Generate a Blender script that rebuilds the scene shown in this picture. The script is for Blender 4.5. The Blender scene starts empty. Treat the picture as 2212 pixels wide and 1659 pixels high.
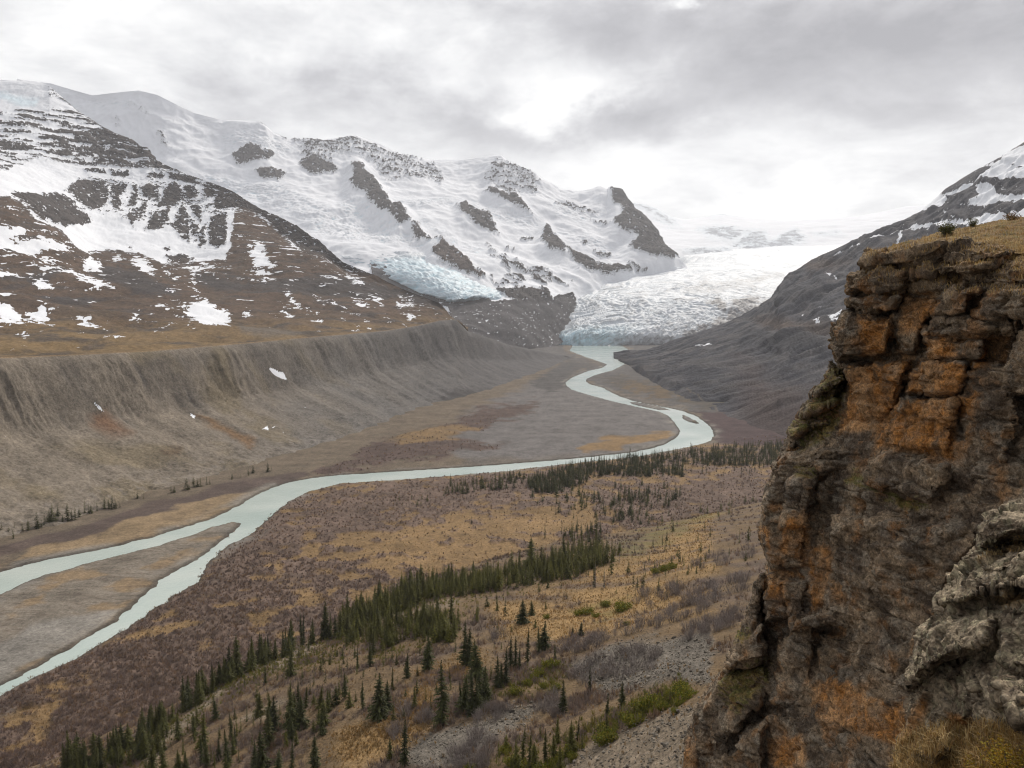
import bpy, math, random, numpy as np
from mathutils import Vector
from mathutils.bvhtree import BVHTree
R = math.radians
rng = np.random.default_rng(7)
random.seed(7)
scene = bpy.context.scene
COL = scene.collection

# ------------------------------------------------------------------ camera
F, CX, CY, HOR, CAMZ = 1736.0, 1106.0, 829.5, 670.0, 150.0
PITCH = math.atan((CY - HOR) / F)
cp, sp = math.cos(PITCH), math.sin(PITCH)
cam_d = bpy.data.cameras.new('camera'); cam = bpy.data.objects.new('camera', cam_d); COL.objects.link(cam)
cam.location = (0, 0, CAMZ); cam.rotation_euler = (math.pi / 2 - PITCH, 0, 0)
cam_d.sensor_width = 36; cam_d.lens = 36 * F / 2212.0
cam_d.clip_start = 0.1; cam_d.clip_end = 40000
scene.camera = cam

def ray(px, py):
    X = (np.asarray(px, float) - CX) / F; Y = (CY - np.asarray(py, float)) / F
    return np.stack(np.broadcast_arrays(X, cp + Y * sp, -sp + Y * cp), -1)
def at(px, py, d):                     # point on the sight line of a traced spot, d metres ahead
    r = ray(px, py); s = np.asarray(d, float) / r[..., 1]
    return r * s[..., None] + np.array([0, 0, CAMZ])
def atz(px, py, z=0.0):                # traced spot on the level z
    r = ray(px, py); s = (z - CAMZ) / r[..., 2]
    return r * s[..., None] + np.array([0, 0, CAMZ])
def proj(P):
    q = P - np.array([0, 0, CAMZ])
    dep = q[..., 1] * cp - q[..., 2] * sp
    up = q[..., 1] * sp + q[..., 2] * cp
    return CX + F * q[..., 0] / dep, CY - F * up / dep
ZO = {1: (0, 134.4), 2: (737.3, 230.4), 3: (1474.6, 288), 4: (0, 633.6), 5: (737.3, 729.6), 6: (0, 1105.9), 7: (737.3, 1105.9), 8: (1474.6, 1105.9), 9: (1474.6, 576)}
def Z(k, pts):
    o = ZO[k]; return [(x / 3 + o[0], y / 3 + o[1]) + tuple(r) for x, y, *r in pts]

# ------------------------------------------------------------------ noise
_g = rng.normal(size=(256, 3)); _g /= np.linalg.norm(_g, axis=1)[:, None]
def _h(ix, iy, iz, seed):
    h = (ix.astype(np.uint32) * np.uint32(374761393) + iy.astype(np.uint32) * np.uint32(668265263)
         + iz.astype(np.uint32) * np.uint32(2147483647) + np.uint32(seed * 97711 + 13))
    h = (h ^ (h >> np.uint32(13))) * np.uint32(1274126177)
    return h ^ (h >> np.uint32(16))
def perlin(P, seed=0):
    P = np.asarray(P, float); I = np.floor(P).astype(np.int64); f = P - I
    u = f * f * f * (f * (f * 6 - 15) + 10); out = 0
    for a in (0, 1):
        wx = u[:, 0] if a else 1 - u[:, 0]
        for b in (0, 1):
            wy = u[:, 1] if b else 1 - u[:, 1]
            for c in (0, 1):
                wz = u[:, 2] if c else 1 - u[:, 2]
                g = _g[_h(I[:, 0] + a, I[:, 1] + b, I[:, 2] + c, seed) & 255]
                out = out + wx * wy * wz * (g[:, 0] * (f[:, 0] - a) + g[:, 1] * (f[:, 1] - b) + g[:, 2] * (f[:, 2] - c))
    return out * 1.6
def fbm(P, size, octv=4, seed=0, gain=.5, lac=2.03, ridged=False):
    P = np.asarray(P, float) / np.asarray(size, float); s = 0; a = 1.0; t = 0
    for o in range(octv):
        n = perlin(P, seed + o * 17)
        if ridged: n = 1 - 2 * np.abs(n)
        s = s + a * n; t += a; a *= gain; P = P * lac + 3.7
    return s / t * 1.3
def cell(P, size, seed=0):             # voronoi: distance to nearest, edge distance, id
    P = np.asarray(P, float) / np.asarray(size, float); I = np.floor(P).astype(np.int64)
    d1 = np.full(len(P), 9.); d2 = np.full(len(P), 9.); idn = np.zeros(len(P), np.uint32)
    for a in (-1, 0, 1):
        for b in (-1, 0, 1):
            for c in (-1, 0, 1):
                J = I + np.array([a, b, c]); h = _h(J[:, 0], J[:, 1], J[:, 2], seed)
                q = J + np.stack([(h & 1023) / 1023., ((h >> 10) & 1023) / 1023., ((h >> 20) & 1023) / 1023.], 1)
                d = np.linalg.norm(P - q, axis=1)
                cl = d < d1
                d2 = np.where(cl, d1, np.minimum(d2, d)); idn = np.where(cl, h, idn); d1 = np.where(cl, d, d1)
    return d1, d2 - d1, (idn % 1000) / 1000.
def facet(P, size, seed, amp, tilt):    # broken rock: every fracture cell is a flat face with its own step and lean
    size = np.asarray(size, float); Q = np.asarray(P, float) / size; I = np.floor(Q).astype(np.int64); d1 = np.full(len(Q), 9.); out = np.zeros(len(Q)); h2 = np.zeros(len(Q))
    for a in (-1, 0, 1):
        for b in (-1, 0, 1):
            for c in (-1, 0, 1):
                J = I + np.array([a, b, c]); h = _h(J[:, 0], J[:, 1], J[:, 2], seed)
                q = J + np.stack([(h & 1023) / 1023., ((h >> 10) & 1023) / 1023., ((h >> 20) & 1023) / 1023.], 1)
                e = Q - q; d = np.abs(e[:, 0]) ** 1.5 + np.abs(e[:, 1]) ** 1.5 + np.abs(e[:, 2]) ** 1.5; cl = d < d1
                g = _g[(h >> 7) & 255]; v = ((h % 997) / 997. - .5) * amp + ((e * size) * g).sum(1) * tilt
                out = np.where(cl, v, out); h2 = np.where(cl, (h % 761) / 761., h2); d1 = np.where(cl, d, d1)
    return out, h2
def sstep(a, b, x):
    t = np.clip((x - a) / (b - a), 0, 1); return t * t * (3 - 2 * t)
def mix(a, b, t):
    return np.asarray(a) * (1 - t[:, None]) + np.asarray(b) * t[:, None]

# signed distance to a polygon: positive inside
def sdf(x, y, poly, pad=60.):
    poly = np.asarray([p[:2] for p in poly], float)
    out = np.full(x.shape, -pad)
    lo = poly.min(0) - pad; hi = poly.max(0) + pad
    m = (x > lo[0]) & (x < hi[0]) & (y > lo[1]) & (y < hi[1])
    if not m.any(): return out
    X = x[m]; Y = y[m]; d = np.full(X.shape, 1e18); ins = np.zeros(X.shape, bool)
    for i in range(len(poly)):
        a = poly[i]; b = poly[(i + 1) % len(poly)]; e = b - a; L = max(e @ e, 1e-9)
        t = np.clip(((X - a[0]) * e[0] + (Y - a[1]) * e[1]) / L, 0, 1)
        d = np.minimum(d, (X - a[0] - t * e[0]) ** 2 + (Y - a[1] - t * e[1]) ** 2)
        c = (a[1] > Y) != (b[1] > Y)
        if c.any():
            xi = a[0] + (Y - a[1]) / (b[1] - a[1] + 1e-12) * e[0]
            ins ^= c & (X < xi)
    out[m] = np.maximum(np.where(ins, 1, -1) * np.sqrt(d), -pad)
    return out
def usdf(x, y, polys, pad=60.):
    o = np.full(x.shape, -pad)
    for p in polys: o = np.maximum(o, sdf(x, y, p, pad))
    return o

# ------------------------------------------------------------------ objects
def link(o, parent=None):
    COL.objects.link(o)
    if parent is not None: o.parent = parent
    return o
def mesh(name, V, Fc, mat=None, parent=None, smooth=True, attrs=None, make=True):
    V = np.asarray(V, np.float32); me = bpy.data.meshes.new(name)
    groups = Fc if isinstance(Fc, list) else [Fc]
    groups = [np.asarray(g, np.int32) for g in groups if len(g)]
    nf = sum(len(g) for g in groups); tot = np.concatenate([np.full(len(g), g.shape[1], np.int32) for g in groups])
    idx = np.concatenate([g.ravel() for g in groups])
    me.vertices.add(len(V)); me.vertices.foreach_set('co', V.ravel())
    me.loops.add(len(idx)); me.loops.foreach_set('vertex_index', idx)
    me.polygons.add(nf)
    st = np.zeros(nf, np.int32); st[1:] = np.cumsum(tot)[:-1]
    me.polygons.foreach_set('loop_start', st)
    me.update(calc_edges=True); me.validate()
    me.polygons.foreach_set('use_smooth', np.full(len(me.polygons), smooth))
    for k, a in (attrs or {}).items():
        a = np.asarray(a, np.float32)
        if a.ndim == 1:
            at_ = me.attributes.new(k, 'FLOAT', 'POINT'); at_.data.foreach_set('value', a)
        else:
            c = np.ones((len(a), 4), np.float32); c[:, :3] = a
            at_ = me.attributes.new(k, 'FLOAT_COLOR', 'POINT'); at_.data.foreach_set('color', c.ravel())
    if mat: me.materials.append(mat)
    if not make: return me
    return link(bpy.data.objects.new(name, me), parent)
def tag(o, label=None, cat=None, group=None, kind=None):
    if label: o['label'] = label
    if cat: o['category'] = cat
    if group: o['group'] = group
    if kind: o['kind'] = kind
    return o
def gridf(nr, nc):
    i = np.arange(nr - 1)[:, None] * nc + np.arange(nc - 1)[None]
    return np.stack([i, i + 1, i + nc + 1, i + nc], -1).reshape(-1, 4)
def normals(G):                        # G (nr,nc,3) -> unit normals
    du = np.gradient(G, axis=1); dv = np.gradient(G, axis=0)
    n = np.cross(du, dv); n /= np.linalg.norm(n, axis=-1, keepdims=True) + 1e-9
    return n
def crom(rows, n):                     # smooth loft through rows (k,nc,3)
    rows = np.asarray(rows); k = len(rows); out = []
    for i in range(k - 1):
        p0 = rows[max(i - 1, 0)]; p1 = rows[i]; p2 = rows[i + 1]; p3 = rows[min(i + 2, k - 1)]
        m1 = (p2 - p0) * .35; m2 = (p3 - p1) * .35
        ni = n[i] if isinstance(n, (list, tuple)) else n
        for t in np.linspace(0, 1, ni, endpoint=False):
            out.append((2*t**3-3*t*t+1)*p1 + (t**3-2*t*t+t)*m1 + (-2*t**3+3*t*t)*p2 + (t**3-t*t)*m2)
    out.append(rows[-1]); return np.array(out)
def row(pts, pxs, sm=9):
    a = np.array(pts, float); py = np.interp(pxs, a[:, 0], a[:, 1]); d = np.interp(pxs, a[:, 0], a[:, 2])
    if sm > 1:
        k = np.ones(sm) / sm; e = sm // 2
        d = np.convolve(np.pad(d, e, mode='edge'), k, 'valid')[:len(d)]
        if sm > 20: py = np.convolve(np.pad(py, e, mode='edge'), k, 'valid')[:len(py)]
    return at(pxs, py, d)
def rowz(pts, pxs, z=0.0, sm=41):
    a = np.array(pts, float); py = np.interp(pxs, a[:, 0], a[:, 1])
    k = np.ones(sm) / sm; e = sm // 2; py = np.convolve(np.pad(py, e, mode='edge'), k, 'valid')[:len(py)]
    return atz(pxs, py, z)
def behind(rw, dist, drop):
    q = rw.copy(); L = np.linalg.norm(q[:, :2], axis=1, keepdims=True)
    q[:, :2] += q[:, :2] / L * dist; q[:, 2] -= drop; return q
def bvh(o):
    me = o.data; n = len(me.vertices); v = np.empty(n * 3, np.float32); me.vertices.foreach_get('co', v)
    v = v.reshape(-1, 3).tolist(); return BVHTree.FromPolygons(v, [p.vertices[:] for p in me.polygons])
CAMP = Vector((0, 0, CAMZ))
def hit(trees, px, py):
    r = Vector(ray(px, py).tolist()).normalized(); best = None
    for t in trees:
        h = t.ray_cast(CAMP, r)
        if h[0] is not None and (best is None or h[3] < best[3]): best = h
    return best

# ------------------------------------------------------------------ materials
def newmat(name):
    m = bpy.data.materials.new(name); m.use_nodes = True; nt = m.node_tree
    for n in list(nt.nodes): nt.nodes.remove(n)
    out = nt.nodes.new('ShaderNodeOutputMaterial'); b = nt.nodes.new('ShaderNodeBsdfPrincipled')
    nt.links.new(b.outputs[0], out.inputs[0]); return m, nt, b
class NT:
    def __init__(s, nt): s.nt = nt
    def n(s, t, **k):
        x = s.nt.nodes.new('ShaderNode' + t)
        for a, v in k.items(): setattr(x, a, v)
        return x
    def l(s, a, b): s.nt.links.new(a, b)
    def val(s, v, sock):
        if hasattr(v, 'is_linked') or hasattr(v, 'links'): s.l(v, sock)
        else: sock.default_value = v
    def math(s, op, a, b=0.0, c=None, clamp=False):
        x = s.n('Math', operation=op, use_clamp=clamp); s.val(a, x.inputs[0]); s.val(b, x.inputs[1])
        if c is not None: s.val(c, x.inputs[2])
        return x.outputs[0]
    def mixc(s, f, a, b, blend='MIX'):
        x = s.n('Mix', data_type='RGBA', blend_type=blend); s.val(f, x.inputs[0])
        for v, i in ((a, 6), (b, 7)):
            if isinstance(v, tuple): x.inputs[i].default_value = (*v, 1)
            else: s.l(v, x.inputs[i])
        return x.outputs[2]
    def attr(s, name, col=False):
        x = s.n('Attribute', attribute_name=name); return x.outputs['Color'] if col else x.outputs['Fac']
    def coord(s): return s.n('TexCoord').outputs['Object']
    def noise(s, size, det=4, rough=.55, vec=None, dist=0.0, stretch=None):
        x = s.n('TexNoise'); v = vec or s.coord()
        mp = s.n('Mapping'); k = stretch or (1, 1, 1)
        mp.inputs['Scale'].default_value = (k[0] / size, k[1] / size, k[2] / size); s.l(v, mp.inputs[0]); s.l(mp.outputs[0], x.inputs['Vector'])
        x.inputs['Scale'].default_value = 1; x.inputs['Detail'].default_value = det; x.inputs['Roughness'].default_value = rough; x.inputs['Distortion'].default_value = dist
        return x.outputs['Fac']
    def voro(s, size, feature='F1', stretch=None, out='Distance', rnd=1.0):
        x = s.n('TexVoronoi', feature=feature); mp = s.n('Mapping'); k = stretch or (1, 1, 1)
        mp.inputs['Scale'].default_value = (k[0] / size, k[1] / size, k[2] / size); s.l(s.coord(), mp.inputs[0]); s.l(mp.outputs[0], x.inputs['Vector'])
        x.inputs['Scale'].default_value = 1; x.inputs['Randomness'].default_value = rnd
        return x.outputs[out]
    def rng(s, v, a, b, c=0.0, d=1.0, smooth=False):
        x = s.n('MapRange', interpolation_type='SMOOTHSTEP' if smooth else 'LINEAR'); s.val(v, x.inputs[0])
        for i, q in enumerate((a, b, c, d)): s.val(q, x.inputs[i + 1])
        return x.outputs[0]
    def bump(s, h, strength, dist, bsdf, normal=None):
        x = s.n('Bump'); x.inputs['Strength'].default_value = strength; x.inputs['Distance'].default_value = dist; s.l(h, x.inputs['Height'])
        if normal: s.l(normal, x.inputs['Normal'])
        if bsdf: s.l(x.outputs[0], bsdf.inputs['Normal'])
        return x.outputs[0]

def terrain_mat(name, fine, coarse, snow=False, speck=.45, snowcol=(.79, .81, .85), bumpd=1.0, snow_fine=None, stretch=None):
    m, nt, b = newmat(name); k = NT(nt)
    col = k.attr('col', True)
    n1 = k.noise(fine, 6, .7, stretch=stretch); n2 = k.noise(coarse, 5, .6)
    f = k.math('ADD', k.rng(n1, .25, .75, 1 - speck, 1 + speck), k.rng(n2, .3, .7, -.16, .16))
    x = k.n('VectorMath', operation='SCALE'); k.l(col, x.inputs[0]); k.l(f, x.inputs['Scale'])
    c = x.outputs[0]
    b.inputs['Roughness'].default_value = .95; b.inputs['Specular IOR Level'].default_value = .15
    if snow:
        s = k.attr('snow'); nz = k.noise(snow_fine or fine * 1.6, 5, .65, stretch=stretch)
        s2 = k.math('ADD', s, k.rng(nz, .2, .8, -1.1, 1.1))
        mk = k.rng(s2, -.22, .22, 0, 1)
        sv = k.noise(coarse * 1.5, 5, .6)
        blue = k.attr('blue')
        sc = k.mixc(k.rng(sv, .3, .7), snowcol, tuple(q * .90 for q in snowcol))
        bl = k.math('MULTIPLY', blue, k.rng(n1, .3, .62, .35, 1.0), clamp=True)
        sc = k.mixc(bl, sc, (.46, .70, .80))
        c = k.mixc(mk, c, sc)
    hgt = n1
    if snow: hgt = k.math('MULTIPLY', n1, k.math('SUBTRACT', 1.0, k.math('MULTIPLY', mk, .88)))
    k.l(c, b.inputs['Base Color'])
    k.bump(hgt, .7, bumpd, b)
    return m
# ================================================================== landforms
BR = {}                                 # ray-cast trees of the finished landforms
ROCK = np.array([.060, .053, .051]); ROCKL = np.array([.17, .155, .15]); TUND = np.array([.094, .064, .046]); TUNDG = np.array([.20, .135, .065])

M_mtn = terrain_mat('mountain_rock', 6, 90, snow=True, bumpd=5, snow_fine=9)
M_wall = terrain_mat('moraine_gravel', 2.6, 40, snow=True, bumpd=2.0, snow_fine=5, speck=.55)

# ---- river outline (traced, then laid on the level of the valley floor)
rv = Z(5, [(1480,85),(1600,130),(1690,160),(1725,172),(1690,195),(1600,215),(1500,255),(1455,285),(1455,305),(1490,335),(1600,370),(1750,410),(1900,445),(2060,480),(2120,505),(2160,550),(2198,600),(2180,640),(2110,685),(2020,715),(1900,740),(1500,785),(1000,825),(400,865),(0,890)])
rv += Z(4, [(2080,1190),(1950,1212),(1850,1232),(1780,1255),(1700,1290),(1620,1330),(1560,1370),(1400,1450),(1250,1500)])
rv += Z(6, [(1100,128),(1000,160),(700,235),(400,290),(200,335),(0,392),(-300,500),(-700,700),(-500,820),(-200,640),(0,530),(200,440),(400,380),(700,300),(1000,225),(1200,165),(1280,135),(1390,95),(1500,68),(1550,75),(1545,100),(1500,135),(1470,160),(1400,215),(1280,312),(1100,402),(1050,440),(960,520),(860,610),(740,720),(560,820),(350,940),(150,1060),(0,1132),(-300,1330),(-300,1480),(0,1190),(150,1108),(330,1030),(560,908),(780,785),(950,668),(1100,560),(1270,465),(1310,400),(1360,320),(1480,215),(1600,160),(1690,90),(1760,5)])
rv += Z(4, [(1720,1480),(1780,1420),(1880,1345),(2000,1285),(2120,1255)])
rv += Z(5, [(0,945),(400,920),(1000,872),(1500,815),(1900,775),(2212,715)])
rv += [(1508,961),(1535,953),(1543,939),(1535,923),(1508,901),(1474.6,888)]
rv += Z(5, [(2060,442),(1900,412),(1810,382),(1740,350),(1690,322),(1620,305),(1585,285),(1590,265),(1650,240),(1760,210),(1840,170),(1855,158),(1800,135),(1775,122),(1820,100),(1860,78)])
rv += Z(5, [(1800,40),(1500,50)])
RW = atz(*np.array(rv, float).T)[:, :2]
isl = [Z(5, [(1868,418),(1920,420),(2040,440),(2110,460),(2125,470),(2060,468),(1960,448),(1880,430)]),
       Z(9, [(0,957),(40,975),(90,1000),(112,1014),(90,1018),(40,1005),(0,985)])]
ISW = [atz(*np.array(i, float).T)[:, :2] for i in isl]

def river_sdf(x, y, pad=60.):
    s = sdf(x, y, RW, pad)
    for i in ISW: s = np.minimum(s, -sdf(x, y, i, pad))
    return s

# ---- valley floor
pxs = np.concatenate([np.arange(-420, 1740, 2.0), np.arange(1740, 2700, 12.0)])
pys = np.concatenate([np.linspace(738, 1720, 590), np.linspace(1730, 2000, 20)])
PX, PY = np.meshgrid(pxs, pys); G = atz(PX, PY, 0.0); X = G[..., 0].ravel(); Y = G[..., 1].ravel(); P = G.reshape(-1, 3)
px = PX.ravel(); py = PY.ravel()
rs = river_sdf(X, Y)
w1 = fbm(P, 14, 3, 5) * 3.5 + fbm(P, 50, 2, 6) * 4
rs2 = rs + fbm(P, 11, 4, 4, gain=.6) * 2.6
bank = np.clip(-rs2 * .45, -1.2, .8)
h = bank + (fbm(P, (70, 40, 1), 4, 8) * 1.6 + 1.0) * sstep(2, 45, -rs2)
mnd = cell(P * np.array([1, .8, 0]), (9, 9, 1), 26)[0]; mnd2 = cell(P * np.array([1, .8, 0]), (4, 4, 1), 27)[0]
tanb = np.array([.175, .138, .10]); grey = np.array([.215, .195, .17]); gold = np.array([.285, .185, .09]); scr = np.array([.150, .108, .094]); gd = np.array([.13, .12, .115])
wx = px + fbm(P, 45, 3, 11) * 26; wy = py + fbm(P, 45, 3, 12) * 11
col = np.tile(tanb, (len(P), 1))
nA = fbm(P, (30, 30, 1), 5, 21); nB = fbm(P, (16, 16, 1), 5, 23); nC = fbm(P, (120, 60, 1), 3, 25)
def zone(poly, c, soft=4., n=0):
    global col
    m = sstep(-soft, soft, sdf(wx, wy, poly, 40.) + n); col = mix(col, c, m); return m
# right bank: golden meadow overgrown by dark willow scrub
meadow = [(-400,1700),(0,1500),(300,1330),(470,1180),(560,1120),(640,1065),(760,1045),(1100,1015),(1400,985),(1560,955),(1720,940),(1960,1000),(1960,2000),(-400,2000)]
mm = zone(meadow, gold, 3)
lowleft = sstep(1100, 1500, py + (500 - px) * .25)
dens = .06 + .33 * lowleft + nC * .25
dens += .30 * sstep(-20, 20, sdf(wx, wy, [(560,1110),(640,1090),(900,1040),(1240,1040),(1240,1120),(900,1130),(700,1160),(560,1230),(400,1330),(430,1250)], 60))
dens -= .35 * sstep(-15, 25, sdf(wx, wy, [(1060,1080),(1280,1070),(1290,1150),(1180,1200),(960,1260),(800,1230),(740,1160),(880,1150)], 60))
dens -= .5 * sstep(-12, 12, sdf(wx, wy, [(250,1380),(420,1325),(430,1350),(330,1390),(200,1420)], 60)) + .4 * sstep(-12, 12, sdf(wx, wy, [(0,1560),(120,1470),(200,1450),(120,1530),(0,1600)], 60))
dens += .35 * sstep(-15, 15, sdf(wx, wy, [(1280,1080),(1640,1020),(1640,1120),(1400,1160),(1290,1140)], 60))
scrubm = mm * sstep(-.12, .16, nB + dens)
col = mix(col, scr, scrubm * .85)
# left bank
wash = [(-400,1230),(0,1195),(150,1150),(330,1095),(540,1050),(640,1030),(560,1090),(420,1130),(200,1200),(0,1230)]
zone([(-400,1420),(-400,1215),(0,1185),(200,1130),(330,1090),(560,1035),(680,1020),(640,1045),(540,1062),(400,1110),(200,1170),(60,1190),(0,1205),(-200,1260)], np.array([.115, .085, .072]), 4)
zone([(-100,1250),(60,1195),(250,1140),(480,1075),(590,1055),(520,1110),(330,1160),(130,1200),(0,1225)], np.array([.29, .21, .125]), 4, nA * 14)
zone([(740,1028),(900,1015),(1240,990),(1240,880),(1480,880),(1480,970),(1240,995),(1000,1012)], grey, 6)
zone([(1000,1000),(960,960),(1000,900),(1150,830),(1240,835),(1400,870),(1470,905),(1480,950),(1240,990)], gd * 1.35, 12)
red = zone([(740,1000),(820,955),(960,920),(1060,880),(1160,870),(1150,890),(1050,930),(950,950),(1100,960),(960,985),(800,1010),(690,1030)], np.array([.108, .074, .062]), 8, nA * 22)
zone([(830,955),(920,925),(1040,930),(960,950),(870,965)], gold * .8, 6, nA * 16)
zone([(1245,975),(1270,962),(1330,948),(1460,928),(1465,940),(1430,955),(1330,968),(1260,982)], gold * .95, 3, nA * 4)
zone([(1140,830),(1230,775),(1290,785),(1230,812),(1235,836),(1180,850)], gd * .75, 8)
zone([(1275,790),(1345,783),(1420,820),(1520,870),(1740,950),(1740,965),(1600,958),(1545,925),(1480,880),(1400,865),(1300,838),(1250,815)], gd * .95, 4)
zone([(1040,740),(1215,737),(1216,758),(1292,785),(1232,776),(1140,802),(1040,800)], gd * .95, 4); zone([(1365,737),(1470,737),(1420,765),(1350,775)], gd * .9, 4)
zone([(1330,835),(1450,860),(1560,900),(1700,950),(1960,1010),(1960,940),(1700,900),(1500,850),(1350,815),(1290,815)], np.array([.10, .085, .07]), 6, nA * 10)
zone([(1500,890),(1600,900),(1800,935),(1800,985),(1545,955)], np.array([.085, .055, .055]), 5, nA * 6)
zone([(1340,825),(1420,838),(1520,858),(1430,860),(1350,840)], np.array([.14, .10, .06]), 5, nA * 22)
for q in isl: zone(q, gd * 1.1, 2)
# gravel islands: channels and dry grass
isle = sstep(-4, 4, sdf(px, py, Z(6, [(-700,820),(0,530),(700,300),(1260,140),(1550,70),(1400,210),(1000,480),(560,820),(0,1130),(-300,1330)]), 40))
ch = np.abs(fbm(P, (60, 9, 1), 4, 31)); ch2 = np.abs(fbm(P, (90, 14, 1), 4, 33))
strk = sstep(.10, 0, ch) * .5 + sstep(.06, .0, ch2) * .4
gr = isle + sstep(-4, 4, sdf(px, py, [(-400,1300),(0,1215),(330,1130),(560,1060),(540,1100),(380,1150),(0,1240),(-400,1390)], 40))
col = mix(col, np.array([.265, .232, .19]), np.clip(isle, 0, 1) * .8)
col = mix(col, np.array([.27, .185, .10]), np.clip(isle * sstep(.05, .3, nA + .25 * sstep(-20, 20, sdf(wx, wy, Z(6, [(440,680),(860,380),(1080,300),(950,520),(700,620)]), 60))), 0, 1) * .75)
col = mix(col, np.array([.10, .07, .05]), np.clip(strk * gr, 0, 1) * .8)
col = mix(col, np.array([.30, .28, .25]), isle * sstep(-4, 4, sdf(wx, wy, Z(6, [(-100,900),(200,760),(600,680),(820,640),(740,720),(350,930),(0,1100)]), 40)) * .8)
bar = sstep(16, 4, -rs2) * sstep(-.1, .35, fbm(P, (50, 50, 1), 3, 43)); col = mix(col, np.array([.26, .24, .21]), bar * .8); wet = sstep(4.5, .3, -rs2); col = mix(col, np.array([.085, .074, .062]), wet * .8)
col *= (1 + .30 * nB + .22 * nA + .25 * fbm(P, (5, 5, 1), 3, 28))[:, None]
h += np.clip(scrubm + red * .6, 0, 1) * sstep(4, 12, -rs2) * (np.clip(.75 - mnd, 0, 1) * 3.0 + np.clip(.7 - mnd2, 0, 1) * 1.2)
rip = sstep(.5, 1., np.abs(fbm(P, (120, 6, 1), 3, 41)) * 3) 
P2 = P.copy(); P2[:, 2] = h
M_floor = terrain_mat('valley_soil', 1.6, 40, bumpd=.8, speck=.5)
floor = mesh('valley_ground', P2, gridf(len(pys), len(pxs))[:, ::-1], M_floor, attrs={'col': np.clip(col * .72, .01, 1)})
tag(floor, 'flat valley floor of gravel, dry golden grass and dark scrub', kind='structure')
FL = dict(P=P2, scrub=(1 - bar) * np.clip(scrubm + red * .8, 0, 1) * (rs2 < -3), px=px, py=py, shape=PX.shape, mm=mm)
BR['floor'] = bvh(floor)

# ---- the river surface
m, nt, b = newmat('river_water'); k = NT(nt)
n1 = k.noise(3.0, 4, .6, stretch=(1, 1, 1)); n2 = k.noise(70, 3, .5)
b.inputs['Roughness'].default_value = .16; b.inputs['IOR'].default_value = 1.33; b.inputs['Specular IOR Level'].default_value = .5
k.l(k.mixc(k.rng(n2, .35, .65), (.32, .395, .365), (.44, .49, .455)), b.inputs['Base Color'])
n3 = k.noise(.9, 4, .6); k.bump(k.math('ADD', n1, k.math('MULTIPLY', n3, .4)), .45, .5, b)
wpx = np.arange(-420, 1640, 6.0); wpy = np.linspace(736, 1680, 200)
WX, WY = np.meshgrid(wpx, wpy); W = atz(WX, WY, 0.0); s = river_sdf(W[..., 0].ravel(), W[..., 1].ravel(), 400.).reshape(WX.shape)
fq = gridf(*WX.shape)[:, ::-1]; keep = (s.ravel()[fq] > -22).any(1); fq = fq[keep]
use = np.unique(fq); rem = np.zeros(WX.size, int); rem[use] = np.arange(len(use))
water = mesh('river_water', W.reshape(-1, 3)[use], rem[fq], m)
tag(water, 'pale milky green meltwater river winding along the valley', kind='structure')

# ---- left moraine wall (a long gravel bank falling to the valley floor)
CREST = [(-500,790,480),(-200,782,590),(0,772,690),(200,764,780),(330,757,855),(480,745,960),(560,738,1040),(640,730,1130),(740,722,1250),(830,714,1400),(900,703,1525),(950,692,1640),(985,690,1730),(1010,715,1800),(1050,728,1950),(1100,745,2120),(1200,765,2420),(1240,771,2600)]
FOOT = [(-500,1450),(-200,1290),(0,1192),(330,1083),(560,1012),(740,962),(900,890),(1060,850),(1200,800),(1250,772)]
pxs = np.arange(-500, 1242, 2.0)
foot = rowz(FOOT, pxs, -1.5); crest = row(CREST, pxs)
n = 190; t = np.linspace(0, 1, n)[:, None, None]
G = foot[None] * (1 - t) + crest[None] * t
tt = t[..., 0]; H = crest[None, :, 2]
prof = .05 * tt + .62 * tt ** 1.25 * .9 + .38 * sstep(.74, 1, tt) * .95; prof = prof / prof[-1]
G[..., 2] = -1.5 + (H + 1.5) * prof
fl = G.reshape(-1, 3); tf = np.repeat(t.ravel(), len(pxs))
al = (fl[:, 1] * .96 + fl[:, 0] * .28)                                    # along the wall
Q = np.stack([al, np.zeros_like(al), fl[:, 2] * .12], 1)
fade = np.clip(np.sin(np.pi * tf), 0, 1) ** .6; Q[:, 0] += fbm(Q, (40, 1, 20), 3, 58) * 14; gul = fbm(Q, (17, 1, 9), 5, 51, ridged=True, gain=.62); gul2 = fbm(Q, (45, 1, 30), 3, 52)
cr = sstep(.66, .86, tf + fbm(Q, 130, 3, 55) * .34) * np.minimum(1, (1 - tf) * 14 + .1)
hum = fbm(fl, 28, 5, 53) * sstep(.55, .1, tf)
gm_ = .25 + 1.2 * sstep(-.25, .5, fbm(Q, (95, 1, 400), 2, 57)); gul = np.clip(gul, -1, 1) * gm_; D = gul * 3.6 * cr + gul2 * 5 * fade + hum * 4.5 + fbm(fl, 13, 4, 54, gain=.65) * 2.2 * fade
far = sstep(900, 1150, np.tile(pxs, n)); 
off = np.array([.80, -.28, .5])
fl2 = fl + off[None] * (D * (1 - .5 * far))[:, None]
bk = [behind(crest, 40, 14), behind(crest, 120, 40)]
V = np.concatenate([fl2, bk[0], bk[1]])
px, py = proj(V); nn = n + 2; TT = np.concatenate([tf, np.ones(2 * len(pxs))])
base = mix(np.tile([.225, .19, .15], (len(V), 1)), np.tile([.16, .15, .14], (len(V), 1)), sstep(350, 950, px + fbm(V, 90, 3, 61) * 160))
brown = fbm(V, (60, 60, 90), 4, 62)
base = mix(base, np.tile([.205, .165, .105], (len(V), 1)), sstep(.05, .5, brown + .25 * sstep(250, 60, np.abs(px - 250)) * sstep(.75, .3, TT)) * .7 * sstep(900, 500, px))
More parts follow.
